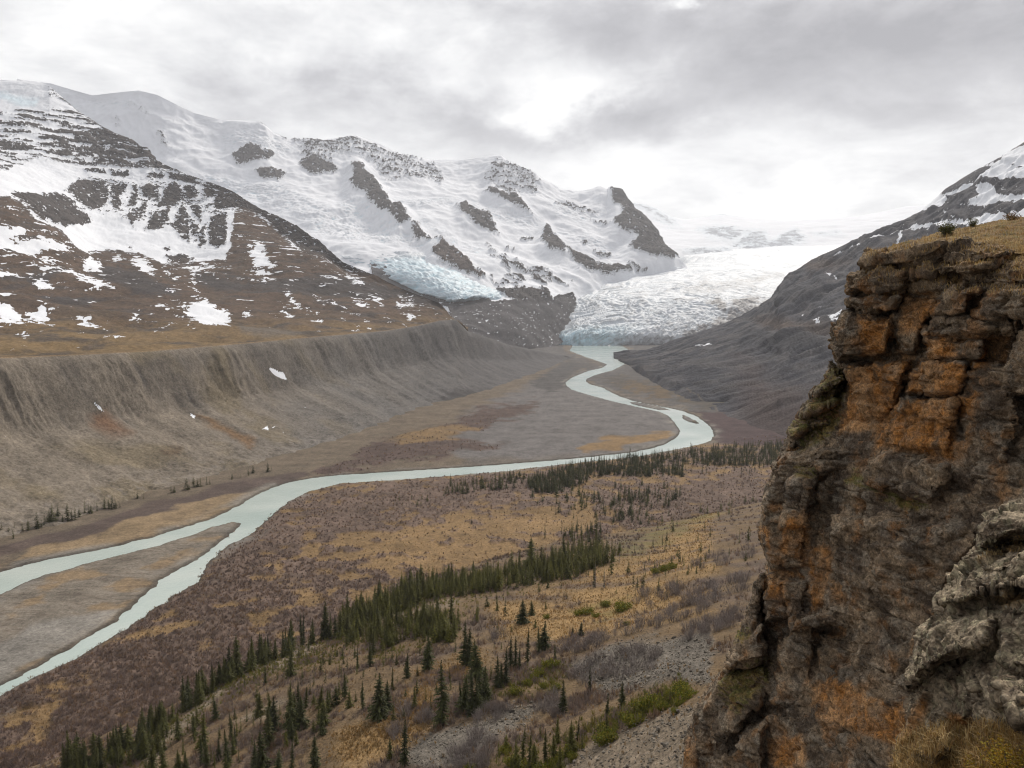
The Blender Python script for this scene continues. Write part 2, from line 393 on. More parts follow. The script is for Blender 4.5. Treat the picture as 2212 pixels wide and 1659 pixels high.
crf = np.concatenate([cr, np.zeros(2 * len(pxs))]); gf = np.concatenate([gul, np.zeros(2 * len(pxs))])
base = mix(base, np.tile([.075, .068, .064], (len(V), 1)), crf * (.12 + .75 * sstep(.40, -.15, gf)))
base = mix(base, np.tile([.105, .10, .102], (len(V), 1)), sstep(780, 1120, px + fbm(V, 60, 3, 60) * 90) * .85)
def blob(poly, c, amt=1., soft=6, wq=9):
    global base
    mz = sstep(-soft, soft, sdf(px + fbm(V, 18, 3, 63) * wq, py + fbm(V, 18, 3, 64) * wq, poly, 40)) * amt; base = mix(base, np.tile(c, (len(V), 1)), mz)
blob(Z(4, [(590,780),(690,770),(780,860),(860,910),(720,920),(590,850)]), [.19, .10, .055], .8, 14)
blob(Z(4, [(1260,790),(1330,800),(1480,860),(1650,940),(1640,1000),(1560,970),(1450,900),(1320,840)]), [.21, .12, .055], .8, 6)
blob(Z(4, [(1030,1000),(1180,990),(1160,1050),(1050,1060)]), [.13, .09, .055], .8)
blob(Z(5, [(620,400),(760,320),(900,330),(1100,350),(1380,370),(1280,410),(1000,460),(820,440),(680,450)]), [.06, .055, .055], .8, 8, 16)
blob(Z(5, [(0,640),(200,700),(420,640),(640,580),(620,500),(500,600),(200,660)]), [.075, .055, .05], .8, 6, 16)
bould = fbm(V, (7, 7, 7), 3, 66); lo = sstep(.42, .12, TT) * sstep(900, 650, px)
base = mix(base, np.tile([.25, .22, .19], (len(V), 1)), lo * sstep(.1, .5, bould) * .6); base = mix(base, np.tile([.085, .07, .058], (len(V), 1)), lo * sstep(.1, .5, -bould) * .6)
base *= (1 + .30 * fbm(V, 26, 5, 161, gain=.65) + .22 * fbm(V, 6, 3, 162))[:, None]
rim = sstep(.985, 1., TT) * sstep(1000, 900, px); base = mix(base, np.tile([.25, .155, .07], (len(V), 1)), rim * .8)
sn = usdf(px + fbm(V, 9, 2, 67) * 2, py + fbm(V, 9, 2, 68) * 2, [Z(4, q) for q in (
    [(1732,475),(1760,480),(1840,515),(1868,565),(1830,560),(1760,520)], [(1815,480),(1870,520),(1855,518)], [(595,690),(625,705),(685,770),(660,768),(610,720)],
    [(1225,765),(1270,795),(1265,815),(1240,800)], [(1315,762),(1350,772),(1330,780)], [(1690,880),(1740,855),(1745,890)], [(1740,800),(1755,808),(1740,812)], [(1760,860),(1800,850),(1770,880)], [(1790,815),(1805,815),(1800,830)], [(1960,740),(1990,740),(1980,750)], [(1835,890),(1845,910),(1825,905)], [(5,922),(55,925),(50,932)], [(1368,338),(1378,340),(1372,348)])], 20)
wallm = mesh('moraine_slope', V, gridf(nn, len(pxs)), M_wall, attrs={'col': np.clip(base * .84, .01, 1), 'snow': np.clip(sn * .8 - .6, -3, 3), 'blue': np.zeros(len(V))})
tag(wallm, 'long eroded gravel bank rising from the river plain', kind='structure')
BR['wall'] = bvh(wallm)

# ---- left mountain with its brown bench
pxs = np.arange(-500, 1012, 1.8)
rows_ = [row(CREST, pxs),
 row([(-500,700,700),(-200,702,850),(0,705,950),(200,705,1050),(420,697,1200),(600,687,1350),(740,682,1480),(830,682,1560),(900,680,1640),(950,678,1700),(985,693,1760),(1010,716,1815)], pxs, 31),
 row([(-500,560,1100),(0,560,1350),(200,600,1450),(420,620,1600),(600,610,1750),(740,625,1800),(830,650,1760),(900,662,1760),(950,668,1750),(985,693.5,1775),(1010,717,1830)], pxs, 31),
 row([(-500,430,1500),(0,425,1700),(120,480,1780),(200,535,1850),(420,560,1950),(600,545,2000),(700,560,2000),(740,590,1980),(830,628,1900),(900,650,1830),(950,664,1790),(985,694,1790),(1010,718,1845)], pxs, 31),
 row([(-500,300,2200),(0,330,2300),(200,400,2350),(350,430,2380),(500,455,2330),(600,505,2250),(700,555,2130),(740,583,2080),(800,603,1980),(860,628,1920),(900,644,1860),(950,660,1810),(985,694.5,1800),(1010,719,1860)], pxs, 31),
 row([(-500,140,2900),(-200,160,2900),(0,172,2900),(45,175,2890),(90,180,2880),(107,186,2860),(130,206,2840),(165,238,2800),(195,256,2770),(215,270,2750),(250,288,2700),(285,300,2670),(303,316,2650),(318,318,2630),(335,345,2600),(370,362,2580),(400,375,2550),(450,392,2500),(500,412,2450),(560,450,2400),(640,487,2300),(700,532,2200),(740,566,2110),(800,591,2010),(860,620,1940),(900,636,1880),(950,655,1820),(985,695,1810),(1010,720,1870)], pxs, 7)]
G = crom(rows_, [40, 60, 60, 85, 110]); nr = len(G)
top = G[-1]; G = np.concatenate([G, [behind(top, 60, 40), behind(top, 250, 250)]]); nr += 2
V = G.reshape(-1, 3); px, py = proj(V)
ti = np.repeat(np.arange(nr), len(pxs)); edge = np.minimum(1, np.minimum(ti / 12., np.clip((nr - 3 - ti) / 10., 0.12, 1)))
upper = sstep(660, 560, py)
w_ = fbm(V, 60, 3, 71); w2 = fbm(V, 60, 3, 72)
g3 = fbm(V, 20, 4, 73, gain=.7); g4 = fbm(V, 20, 4, 74, gain=.7); qx = px + w_ * 5 + g3 * 6; qy = py + w2 * 4 + g4 * 5
strat = V[:, 2] + .10 * V[:, 0] + fbm(V, 150, 3, 75) * 16
band = np.abs(((strat / 30.) % 1) - .5) * 2
rockz = [Z(1, q) for q in ([(-900,200),(-300,300),(0,300),(150,330),(330,260),(420,220),(480,290),(620,370),(800,450),(920,540),(1000,620),(1100,690),(900,665),(480,640),(250,600),(150,640),(0,690),(-900,700)],)]
solid = [Z(1, q) for q in ([(480,450),(680,440),(800,450),(905,540),(690,537),(478,530)], [(490,545),(690,545),(685,622),(500,612)], [(700,550),(800,550),(830,600),(800,632),(700,627)], [(820,560),(920,550),(1000,615),(900,622)],
 [(550,690),(690,690),(690,725),(560,715)], [(710,700),(840,705),(830,740),(720,735)], [(500,635),(690,635),(690,672),(510,660)], [(710,640),(860,640),(850,668),(710,665)], [(890,640),(1050,640),(1080,672),(890,668)],
 [(270,570),(470,560),(470,600),(300,600)], [(330,470),(440,480),(460,540),(340,540)], [(0,500),(200,530),(210,570),(0,560)],
 [(420,830),(520,750),(660,770),(710,830),(700,930),(600,965),(520,930),(470,870)], [(60,850),(420,850),(500,940),(600,1022),(560,1050),(400,1070),(250,1010),(150,930)], [(725,780),(830,790),(820,850),(770,870),(800,920),(760,960),(720,940),(725,880)], [(870,790),(900,800),(880,930),(820,945)],
 [(905,845),(950,790),(1020,785),(1045,840),(1000,890),(940,880)], [(1060,830),(1110,775),(1180,800),(1180,900),(1100,940),(1015,940),(1050,880)], [(1190,810),(1270,800),(1290,870),(1210,910)], [(1300,810),(1370,815),(1420,860),(1330,875)], [(820,1000),(900,930),(970,880),(950,960),(870,1050),(880,1090),(830,1050)],
 [(930,1080),(980,1000),(1110,930),(1090,1040),(1010,1090)], [(1110,1070),(1180,910),(1230,990),(1230,1170),(1160,1130)], [(1220,920),(1300,930),(1310,1040),(1260,1000)], [(1240,1020),(1300,1060),(1270,1140),(1235,1100)], [(1280,1190),(1300,1080),(1350,1030),(1330,1180),(1300,1215)], [(1350,1180),(1365,1000),(1470,980),(1475,1170),(1420,1212)],
 [(1390,880),(1420,820),(1620,900),(1850,1005),(2050,1130),(2250,1300),(2250,1500),(1900,1180),(1700,1010),(1520,950),(1390,970)], [(950,720),(1060,712),(1075,740),(1040,768),(960,755)], [(1080,715),(1200,730),(1340,795),(1480,850),(1400,860),(1300,800),(1200,790),(1090,750)],
 [(1060,1200),(1100,1200),(1100,1225),(1070,1230)], [(1060,1255),(1190,1240),(1280,1285),(1180,1310),(1080,1300)], [(1710,990),(1800,1020),(1790,1100),(1830,1100),(1900,1190),(1800,1130)], [(820,1200),(860,1198),(860,1218),(830,1216)])]
tz = Z(1, [(1525,950),(1640,985),(1760,1060),(1900,1190),(2250,1350),(2600,1340),(3300,1400),(3300,2400),(-1600,2000),(-1600,700),(0,868),(60,862),(150,930),(250,1010),(400,1082),(450,1150),(500,1200),(540,1228),(700,1215),(900,1240),(1050,1300),(1280,1292),(1450,1272),(1490,1200),(1500,1050)])
psn = [Z(1, q) for q in ([(1640,1140),(1700,1180),(1740,1280),(1780,1340),(1680,1350),(1640,1320),(1620,1210)], [(0,1070),(100,1075),(350,1110),(200,1100),(80,1150),(200,1150),(260,1140),(500,1222),(200,1240),(0,1222),(-300,1200)], [(220,1290),(280,1260),(380,1290),(280,1315)], [(-300,1340),(0,1340),(150,1362),(450,1340),(300,1372),(80,1382),(0,1402)], [(530,1300),(570,1260),(660,1300),(660,1340),(560,1350)],
 [(460,1370),(560,1380),(700,1440),(740,1492),(600,1470),(520,1420)], [(715,1258),(810,1268),(800,1287),(725,1280)], [(830,1280),(930,1270),(1040,1400),(900,1330)], [(1225,1345),(1330,1305),(1500,1340),(1310,1345),(1250,1400),(1275,1480),(1300,1540),(1275,1540),(1240,1440)], [(1130,1540),(1220,1590),(1300,1560),(1340,1540),(1400,1600),(1500,1630),(1500,1690),(1330,1705),(1250,1680)],
 [(210,1420),(260,1400),(360,1440),(340,1472),(240,1455)], [(-200,1540),(60,1560),(150,1650),(180,1700),(0,1690)], [(160,1620),(300,1590),(335,1620),(300,1680),(180,1660)], [(440,1640),(520,1655),(680,1725),(600,1715),(500,1690)], [(1560,1600),(1600,1610),(1632,1655),(1580,1640)], [(1830,1580),(1872,1600),(1912,1650),(1850,1645)],
 [(1850,1485),(1870,1490),(1900,1540),(1955,1595),(1930,1600),(1870,1540)], [(1960,1590),(2040,1645),(2030,1650),(1950,1600)], [(2030,1510),(2140,1565),(2120,1565),(2040,1525)], [(2120,1530),(2212,1585),(2212,1600)], [(1680,970),(1740,1000),(1780,1072),(1720,1040)], [(1790,1005),(1845,1020),(1835,1115),(1795,1080)], [(1850,1110),(1890,1150),(1960,1230),(1930,1220)], [(1040,1580),(1090,1610),(1060,1600)], [(1060,1350),(1150,1400),(1130,1410)], [(1085,1480),(1150,1475),(1120,1500)], [(1660,1380),(1760,1400),(1690,1415)], [(1600,1395),(1640,1390),(1630,1410)], [(1740,1640),(1800,1625),(1780,1650)])]
psn += [Z(4, q) for q in ([(850,135),(895,140),(900,180),(945,192),(880,195)], [(105,245),(150,240),(190,265),(180,300),(150,300),(160,275)], [(685,275),(750,268),(790,285),(740,297)], [(1245,180),(1262,190),(1225,235),(1215,228)], [(1000,240),(1060,238),(1040,246)], [(485,250),(530,245),(530,262)], [(110,355),(160,360),(130,366)], [(-100,150),(40,150),(200,170),(360,205),(200,190),(0,180)], [(1040,90),(1100,130),(1060,105)], [(1120,130),(1200,155),(1160,150)], [(2050,170),(2100,180),(2090,200)], [(1930,165),(1970,185),(1940,180)])]
psn += [Z(2, q) for q in ([(60,1225),(100,1230),(180,1290),(200,1310),(140,1300)], [(165,1235),(230,1215),(275,1275),(220,1260)], [(0,1290),(70,1355),(20,1340)], [(360,1255),(440,1260),(520,1285),(420,1285),(375,1300)], [(365,1210),(395,1220),(385,1250)], [(0,1075),(60,1090),(160,1150),(120,1155),(40,1110)], [(420,1230),(470,1235),(450,1245)], [(570,1290),(595,1290),(585,1305)], [(80,1330),(125,1345),(110,1350)], [(280,1375),(360,1373),(350,1382)], [(400,1380),(430,1350),(470,1355),(460,1380),(440,1375),(430,1362),(410,1390)], [(310,1395),(330,1392),(320,1405)], [(75,1440),(120,1440),(100,1450)], [(150,1390),(190,1395),(170,1410)], [(460,1328),(495,1322),(480,1335)], [(170,1440),(200,1445),(180,1453)], [(365,1330),(400,1330),(380,1338)])]
snow = np.full(len(V), 8.)
# strata ledges: rock where the band steps out, snow on the treads between
sN = fbm(V, (70, 70, 9), 4, 76)
zr = usdf(qx, qy, rockz, 60); part = np.clip(zr / 14., -1, 1)
lf = sstep(0, 330, px) * .1
rk = (sN * 1.25 + (band - .5) * .75 - .10 + lf * 2.2 + .22 * fbm(V, (14, 14, 7), 3, 78)) * sstep(-.6, .5, part) * 10 - 6 * (part < -.5)
top_ice = sstep(250, 215, py); rk -= top_ice * 12
snow = np.minimum(snow, -rk)
stk = fbm(V, (12, 12, 70), 4, 87, gain=.6); stk2 = fbm(V, (9, 9, 5), 3, 77)
sol = usdf(px + w_ * 4 + g3 * 6, py + w2 * 3 + g4 * 5, solid, 30) + stk * 5 - 1; snow = np.minimum(snow, -np.clip(sol, -12, 3.0) * 1.1)
stk = fbm(V, (12, 12, 40), 4, 87, gain=.6); edge_ridge = sstep(14, 2, py - np.interp(px, [a[0] for a in [(0,172),(130,206),(250,288),(335,345),(500,412),(640,487),(740,566),(860,620)]], [172, 206, 288, 345, 412, 487, 566, 620])) * sstep(100, 112, px)
snow = np.where((edge_ridge > .3) & (sN + stk > -.25 + .3 * sstep(190, 120, px)), np.minimum(snow, -3), snow)
rib = sstep(-12, 14, sdf(qx, qy, Z(1, [(430,790),(560,730),(900,730),(1200,760),(1500,870),(1500,1190),(1280,1220),(1100,1100),(820,1060),(450,960)]), 40)); snow = np.minimum(snow, 8 - rib * (6.4 + 9 * (stk + .55 * fbm(V, (40, 40, 26), 4, 119, gain=.62))))
st = sdf(px + w_ * 9, py + w2 * 7, tz, 60)
patches = usdf(px + w_ * 7 + g3 * 18, py + w2 * 5 + g4 * 14, psn, 20) + stk * 4 + fbm(V, (30, 30, 5), 4, 117, gain=.65) * 7 - 1
fl_ = fbm(V, (26, 26, 9), 5, 79, gain=.65) - .50 + .1 * sstep(150, 0, np.abs(px - 150) + np.abs(py - 560) * .4)
lg = (fbm(V, (75, 75, 5), 4, 118, gain=.6) - .34 - .2 * sstep(560, 680, py)) * 22; tundsnow = np.maximum(np.maximum(patches, np.clip(lg, -3, 3) * sstep(0, 12, st) - .3), fl_ * 8 * sstep(-10, 30, st) - 0.4)
snow = np.where(st > 0, np.minimum(tundsnow, 6), np.minimum(snow, -st + 2) if False else snow)
flk = fbm(V, (12, 12, 3.5), 3, 80)
flk2 = fbm(V, (38, 38, 6), 4, 88, gain=.65); snow = np.where((snow < 0) & (st < 0) & ((flk2 + .6 * stk > .34) | (stk > .30)), 1.2, snow)
base = mix(np.tile(ROCK * 1.15, (len(V), 1)), np.tile(TUND, (len(V), 1)), sstep(-8, 10, st))
base *= (1 + .45 * fbm(V, (60, 60, 7), 4, 89, gain=.65) + .25 * fbm(V, 22, 4, 90, gain=.65))[:, None]
base = mix(base, np.tile([.10, .075, .055], (len(V), 1)), sstep(0, .5, fbm(V, (90, 90, 25), 4, 81)) * sstep(0, 30, st) * .6)
base = mix(base, np.tile(TUNDG, (len(V), 1)), sstep(665, 740, py + fbm(V, 120, 3, 82) * 24) * .9)
dk = usdf(qx, qy, [Z(1, [(1650,1410),(1900,1400),(2300,1390),(2600,1480),(2400,1500),(2212,1500),(1950,1500),(1780,1490),(1600,1480)]), Z(1, [(1240,1370),(1400,1390),(1650,1420),(1640,1490),(1400,1480),(1290,1450)]), Z(1, [(280,1500),(600,1520),(580,1590),(400,1580)]), Z(1, [(580,1360),(720,1330),(880,1340),(1000,1420),(1180,1520),(900,1500),(700,1430)]), Z(1, [(0,1390),(200,1360),(420,1360),(300,1420),(0,1410)]), Z(2, [(0,1130),(250,1180),(420,1190),(600,1240),(690,1280),(600,1300),(350,1230),(100,1220),(0,1200)])], 40)
base = mix(base, np.tile([.055, .048, .047], (len(V), 1)), np.clip(sstep(-6, 6, dk + stk * 8 + g4 * 6) * .9 + sstep(.02, .35, fbm(V, (120, 120, 8), 5, 109, gain=.62)) * .75 * sstep(0, 20, st), 0, 1))
base *= (1 + .35 * stk * sstep(0, 20, st))[:, None]
sc_ = sdf(qx, qy, Z(4, [(1520,220),(1700,205),(1850,220),(2000,250),(1900,280),(1700,290),(1560,260)]), 30); base = mix(base, np.tile([.13, .115, .10], (len(V), 1)), sstep(-4, 6, sc_) * .8)
blue = sstep(-6, 6, sdf(qx, qy, Z(1, [(0,190),(120,220),(240,235),(230,280),(150,290),(0,240),(-300,190)]), 30)) * .45
N = normals(G).reshape(-1, 3); N[N[:, 2] < 0] *= -1
rocky = sstep(2, -2, snow) * sstep(5, -8, st)
disp = fbm(V, 120, 5, 84) * 9 * edge + fbm(V, 30, 4, 85, ridged=True) * 5 * edge * (.25 + .75 * rocky) + fbm(V, (50, 50, 14), 4, 86) * 3.0 * edge * sstep(-5, 20, st)
led = (np.clip(band * 2.2 - .6, 0, 1)) * 5 * part.clip(0, 1) * edge
V2 = V + N * disp[:, None]; out = N.copy(); out[:, 2] = 0; V2 += out * (led + rocky * 3.0 * edge)[:, None]
lm = mesh('mountain', V2, gridf(nr, len(pxs)), M_mtn, attrs={'col': np.clip(base, .01, 1), 'snow': np.clip(snow * .5, -3, 3), 'blue': blue})
tag(lm, 'brown mountain shoulder with dark rock bands and snow gullies', kind='structure')
BR['left'] = bvh(lm)

# ---- snow range behind
pxs = np.arange(40, 1512, 1.8)
rows_ = [row([(40,720,2800),(740,725,2900),(985,728,2900),(1100,757,2950),(1200,752,3300),(1260,705,3700),(1330,645,4200),(1400,606,4500),(1470,585,4650),(1512,585,4800)], pxs, 31),
 row([(40,640,3300),(740,640,3400),(985,668,3250),(1100,655,3400),(1200,640,3700),(1300,615,4150),(1400,599,4480),(1470,581,4660),(1512,583,4830)], pxs, 31),
 row([(40,520,3900),(740,540,3800),(900,570,3700),(1040,605,3720),(1120,600,3850),(1200,592,4050),(1300,590,4250),(1400,582,4520),(1470,579,4680),(1512,582,4860)], pxs, 31),
 row([(40,360,4500),(400,400,4500),(740,420,4600),(900,445,4600),(1040,475,4600),(1200,500,4700),(1300,510,4800),(1400,545,4720),(1470,577,4700),(1512,581,4900)], pxs, 31),
 row([(40,170,5200),(110,180,5200),(160,195,5100),(200,206,5050),(250,200,5000),(300,195,5000),(340,205,5000),(380,225,5000),(420,244,5050),(480,259,5100),(560,262,5100),(575,272,5100),(592,288,5150),(620,299,5200),(660,303,5300),(700,302,5400),(740,296,5500),(770,292,5500),(790,300,5500),(815,308,5500),(850,325,5500),(880,336,5550),(930,345,5600),(990,346,5600),(1040,339,5600),(1065,335,5550),(1082,335,5500),(1095,346,5500),(1120,362,5500),(1150,372,5500),(1180,392,5500),(1210,408,5500),(1250,413,5500),(1280,407,5500),(1290,402,5500),(1298,401,5500),(1310,412,5480),(1330,420,5400),(1350,445,5300),(1375,475,5200),(1400,508,5050),(1430,545,4900),(1455,572,4760),(1470,576,4720),(1512,580,4930)], pxs, 5)]
G = crom(rows_, [60, 75, 110, 130]); nr = len(G)
top = G[-1]; G = np.concatenate([G, [behind(top, 80, 60), behind(top, 500, 500)]]); nr += 2
V = G.reshape(-1, 3); px, py = proj(V); ti = np.repeat(np.arange(nr), len(pxs)); edge = np.minimum(1, np.clip((nr - 3 - ti) / 14., 0.06, 1))
w_ = fbm(V, 130, 3, 91); w2 = fbm(V, 130, 3, 92); f1 = fbm(V, 35, 3, 93); f2 = fbm(V, 35, 3, 94)
qx = px + w_ * 5 + f1 * 4; qy = py + w2 * 4 + f2 * 3
solid = [Z(2, q) for q in ([(70,420),(110,405),(180,470),(260,600),(330,700),(380,705),(460,812),(380,810),(290,750),(160,662),(195,620),(70,590),(55,530),(80,500)], [(450,830),(500,825),(590,890),(630,925),(570,908),(470,872)], [(580,960),(640,930),(720,960),(800,1030),(860,1100),(930,1135),(900,1150),(780,1100),(650,1040),(590,1000)], [(740,670),(800,660),(860,720),(940,750),(1010,840),(960,852),(830,790),(760,730)],
 [(935,560),(980,535),(1040,580),(1120,605),(1180,690),(1230,732),(1100,672),(1000,612)], [(1750,575),(1800,590),(1930,740),(2040,860),(2165,995),(2130,1030),(2000,1030),(1860,970),(1850,930),(1900,900),(1870,860),(1790,850),(1760,780),(1795,720),(1760,650)], [(1610,742),(1740,768),(1700,778)], [(1315,790),(1370,850),(1410,890),(1425,1000),(1380,1000),(1290,930),(1275,880)], [(1420,940),(1500,960),(1640,1040),(1860,1060),(1860,1090),(1700,1112),(1540,1080),(1450,1000)], [(1860,1040),(1955,1075),(1900,1082)], [(1540,878),(1600,888),(1590,905)], [(1635,935),(1750,945),(1740,968),(1660,955)], [(1040,990),(1090,1020),(1240,1080),(1200,1087),(1130,1060)], [(935,905),(975,910),(970,930)],
 [(980,1190),(1300,1200),(1380,1260),(1400,1340),(1100,1275)], [(1150,840),(1240,845),(1230,865),(1180,860)], [(1060,920),(1110,940),(1090,945)], [(1270,1070),(1340,1090),(1300,1095)], [(1310,1100),(1370,1120),(1340,1140)])]
solid += [Z(1, q) for q in ([(1490,610),(1560,560),(1620,530),(1700,570),(1790,590),(1760,622),(1640,640),(1560,672)], [(1650,690),(1760,680),(1870,720),(1800,772),(1700,750)], [(1930,640),(2050,622),(2200,700),(2150,722),(2040,732),(1960,690)], [(1680,380),(1720,395),(1860,490),(1840,505),(1760,450)])]
frost = [Z(2, q) for q in ([(-250,250),(0,190),(100,180),(180,230),(300,280),(500,340),(620,360),(700,470),(640,540),(590,500),(300,500),(150,350),(0,340),(-100,400),(-250,360)], [(880,460),(960,400),(1000,320),(1060,345),(1230,400),(1300,500),(1280,600),(1150,580),(1100,620),(1000,560),(940,500)], [(1450,600),(1700,680),(1640,730),(1400,690),(1300,640)])]
frost += [Z(1, q) for q in ([(1850,490),(2250,490),(2250,640),(1950,625)], [(720,330),(800,360),(800,440),(730,420)], [(980,420),(1060,420),(1150,620),(1050,560)], [(860,230),(1000,330),(960,360),(820,270)])]
streak = [Z(2, q) for q in ([(820,830),(920,880),(1400,1120),(1600,1150),(1400,1190),(960,1190),(900,1130),(1040,1070)], [(1400,900),(1700,1010),(1900,1030),(1500,1100)])]
rubble = [Z(2, q) for q in ([(500,1180),(690,1275),(890,1255),(1000,1285),(1150,1270),(1300,1250),(1500,1200),(1560,1420),(1460,1600),(1200,1600),(900,1600),(700,1500),(700,1330)], [(180,1040),(300,1060),(520,1180),(700,1290),(600,1330),(200,1150)])]
sN = fbm(V, (110, 110, 16), 4, 95); fN = fbm(V, (40, 40, 14), 4, 96)
ss = usdf(qx, qy, solid, 30)
stk = fbm(np.stack([px + py * .4, py * .0 + V[:, 1] * 0, py - px * .3], 1), (9, 1, 30), 4, 108, gain=.6); ss = ss + fbm(V, 24, 4, 110, gain=.65) * 5 + stk * 3 - 1
snow = np.minimum(8., -np.clip(ss, -12, 3.2) * .9)
fM = fbm(V, (26, 26, 9), 4, 106, gain=.65); snow = np.where((ss > 0) & (fM + .4 * stk > .20), snow + (fM + .4 * stk - .20) * 26, snow)
fr = usdf(qx, qy, frost, 40); snow = np.minimum(snow, 8 - sstep(-10, 12, fr) * (6.6 + 3.5 * sN + 8 * fM))
sk = usdf(qx, qy, streak, 40); SD = np.stack([V[:, 0] * .6 + V[:, 1] * .0 + V[:, 2] * 1.0, V[:, 1], V[:, 2]], 1)
skn = fbm(np.stack([px * .5 + py * .1, py - px * .45, 0 * px], 1), (18, 5, 1), 4, 97)
snow = np.minimum(snow, 8 - sstep(-12, 10, sk) * (5.0 + 11 * skn))
rb = usdf(px + w_ * 8 + f1 * 4, py + w2 * 5 + f2 * 3, rubble, 40); snow = np.where(rb > 0, -4 + np.clip((fbm(V, (22, 22, 8), 5, 98, gain=.65) + .05 * sstep(980, 800, px) - .13 + .4 * fM) * 18, 0, 7), snow)
base = mix(np.tile(ROCK * 1.15, (len(V), 1)), np.tile([.085, .079, .082], (len(V), 1)), sstep(-4, 8, rb))
base *= (1 + .4 * fbm(V, (80, 80, 14), 4, 107, gain=.65))[:, None]
base = mix(base, np.tile([.115, .085, .07], (len(V), 1)), sstep(-5, 5, sdf(qx, qy, solid[2], 30)) * .8)
bl = [Z(2, q) for q in ([(300,620),(700,610),(860,630),(1050,680),(1280,770),(1290,800),(1000,740),(860,700),(740,650),(420,680)], [(0,640),(150,700),(420,830),(640,960),(900,1120),(760,1000),(560,780),(400,700),(800,880),(1000,960),(700,900),(300,860),(0,720)], [(1300,620),(1700,700),(1600,760),(1400,720)], [(1420,830),(1640,850),(1780,960),(1560,900)])] + [Z(1, q) for q in ([(1440,480),(1600,440),(1800,500),(1900,560),(1800,600),(1620,530),(1500,560)], [(1250,740),(1500,760),(1800,800),(2000,900),(2212,1000),(2300,1150),(2100,1130),(1900,1000),(1600,880),(1400,800)], [(600,240),(850,250),(900,290),(700,280)])]
bl += [Z(2, [(0,560),(60,620),(300,760),(560,930),(700,960),(400,900),(0,880)])]
bz = usdf(qx, qy, bl, 40); cre = fbm(np.stack([V[:, 0], V[:, 1], V[:, 2] * 2.2], 1), (50, 50, 15), 4, 99, ridged=True)
blue = sstep(-10, 12, bz) * .85 * sstep(-.6, .5, -cre)
N = normals(G).reshape(-1, 3); N[N[:, 2] < 0] *= -1
rocky = sstep(2, -1, snow)
rid = lambda pts, wd: sstep(wd, 0, -usdf(px, py, [pts], wd + 5))
disp = fbm(V, 420, 4, 101) * 40 * edge + fbm(V, 160, 3, 102, ridged=True) * 8 * edge + fbm(V, 60, 2, 103) * 1.2 * edge + rocky * 7 * edge * (1 - .8 * sstep(-4, 8, rb)) + fbm(V, 36, 3, 104, ridged=True) * 6 * edge * sstep(-8, 10, fr) + cre * 9 * sstep(-10, 12, bz) * edge + fbm(V, (50, 50, 50), 4, 105, ridged=True) * 9 * rocky * edge * (1 - .7 * sstep(-4, 8, rb))
for q, wdt, a in ((solid[0], 26, 55), (solid[1], 16, 30), (solid[2], 24, 40), (solid[4], 20, 35), (solid[5], 34, 50), (solid[7], 20, 40), (solid[3], 16, 25), (solid[8], 16, 20)):
    disp += sstep(-wdt, wdt * .3, sdf(px, py, q, wdt + 5)) * a * edge
V2 = V + N * disp[:, None]
rg = mesh('mountain_range', V2, gridf(nr, len(pxs)), M_mtn, attrs={'col': np.clip(base * .8, .01, 1), 'snow': np.clip(snow * .45, -3, 3), 'blue': blue})
tag(rg, 'snow covered mountain range with rocky ribs below grey cloud', kind='structure')
BR['range'] = bvh(rg)

# ---- ice field and misty peaks at the head of the valley
pxs = np.arange(1180, 2300, 2.2)
rows_ = [row([(1180,660,4300),(1470,602,4700),(1700,600,4500),(2300,600,4500)], pxs, 41), row([(1180,530,5800),(1470,525,6000),(1700,525,6000),(2300,500,6300)], pxs, 41), row([(1180,470,7500),(1470,490,7500),(1700,492,7500),(1900,478,7500),(2300,455,7500)], pxs, 41),
 row([(1180,440,8800),(1340,437,8600),(1385,440,8600),(1420,450,8700),(1450,468,9000),(1480,474,9500),(1520,468,9800),(1560,462,10000),(1600,468,10000),(1640,474,10000),(1700,476,10000),(1760,474,9800),(1850,467,9500),(1900,458,9200),(1960,445,9000),(2300,430,9000)], pxs, 15)]
G = crom(rows_, [70, 50, 40]); nr = len(G); G = np.concatenate([G, [behind(G[-1], 400, 150)]]); nr += 1
V = G.reshape(-1, 3); px, py = proj(V)
dmp = np.repeat(np.clip((nr - 2 - np.arange(nr)) / 12., .12, 1), len(pxs))
ice = usdf(px + fbm(V, 150, 3, 111) * 14, py + fbm(V, 150, 3, 112) * 7, [Z(3, q) for q in ([(100,620),(250,600),(420,640),(330,700),(150,680)], [(300,740),(430,630),(540,640),(560,700),(720,620),(800,680),(640,750),(420,770)], [(0,780),(150,740),(350,760),(250,800),(60,790)], [(440,850),(560,800),(630,830),(560,870),(450,870)], [(860,650),(1000,630),(1040,650),(900,665)], [(0,470),(200,450),(420,470),(380,520),(200,540),(0,510)])] + [Z(2, [(1850,620),(1980,630),(2100,700),(2200,770),(2140,775),(2000,700),(1880,650)])], 40)
im = sstep(-10, 8, ice); cre = fbm(V, (40, 90, 40), 4, 113, ridged=True)
V[:, 2] += (fbm(V, 500, 3, 114) * 30 + cre * 16 * im + fbm(V, (60, 60, 30), 3, 115) * 2.5) * dmp
snow = 6 - im * (6.2 + 5.5 * fbm(V, (70, 200, 30), 4, 116))
fi = mesh('icefield', V, gridf(nr, len(pxs)), M_mtn, attrs={'col': np.tile([.42, .44, .48], (len(V), 1)), 'snow': np.clip(snow * .30, -3, 3), 'blue': im * .2})
tag(fi, 'broad snow plateau fading into mist above the glacier', kind='structure')
BR['field'] = bvh(fi)

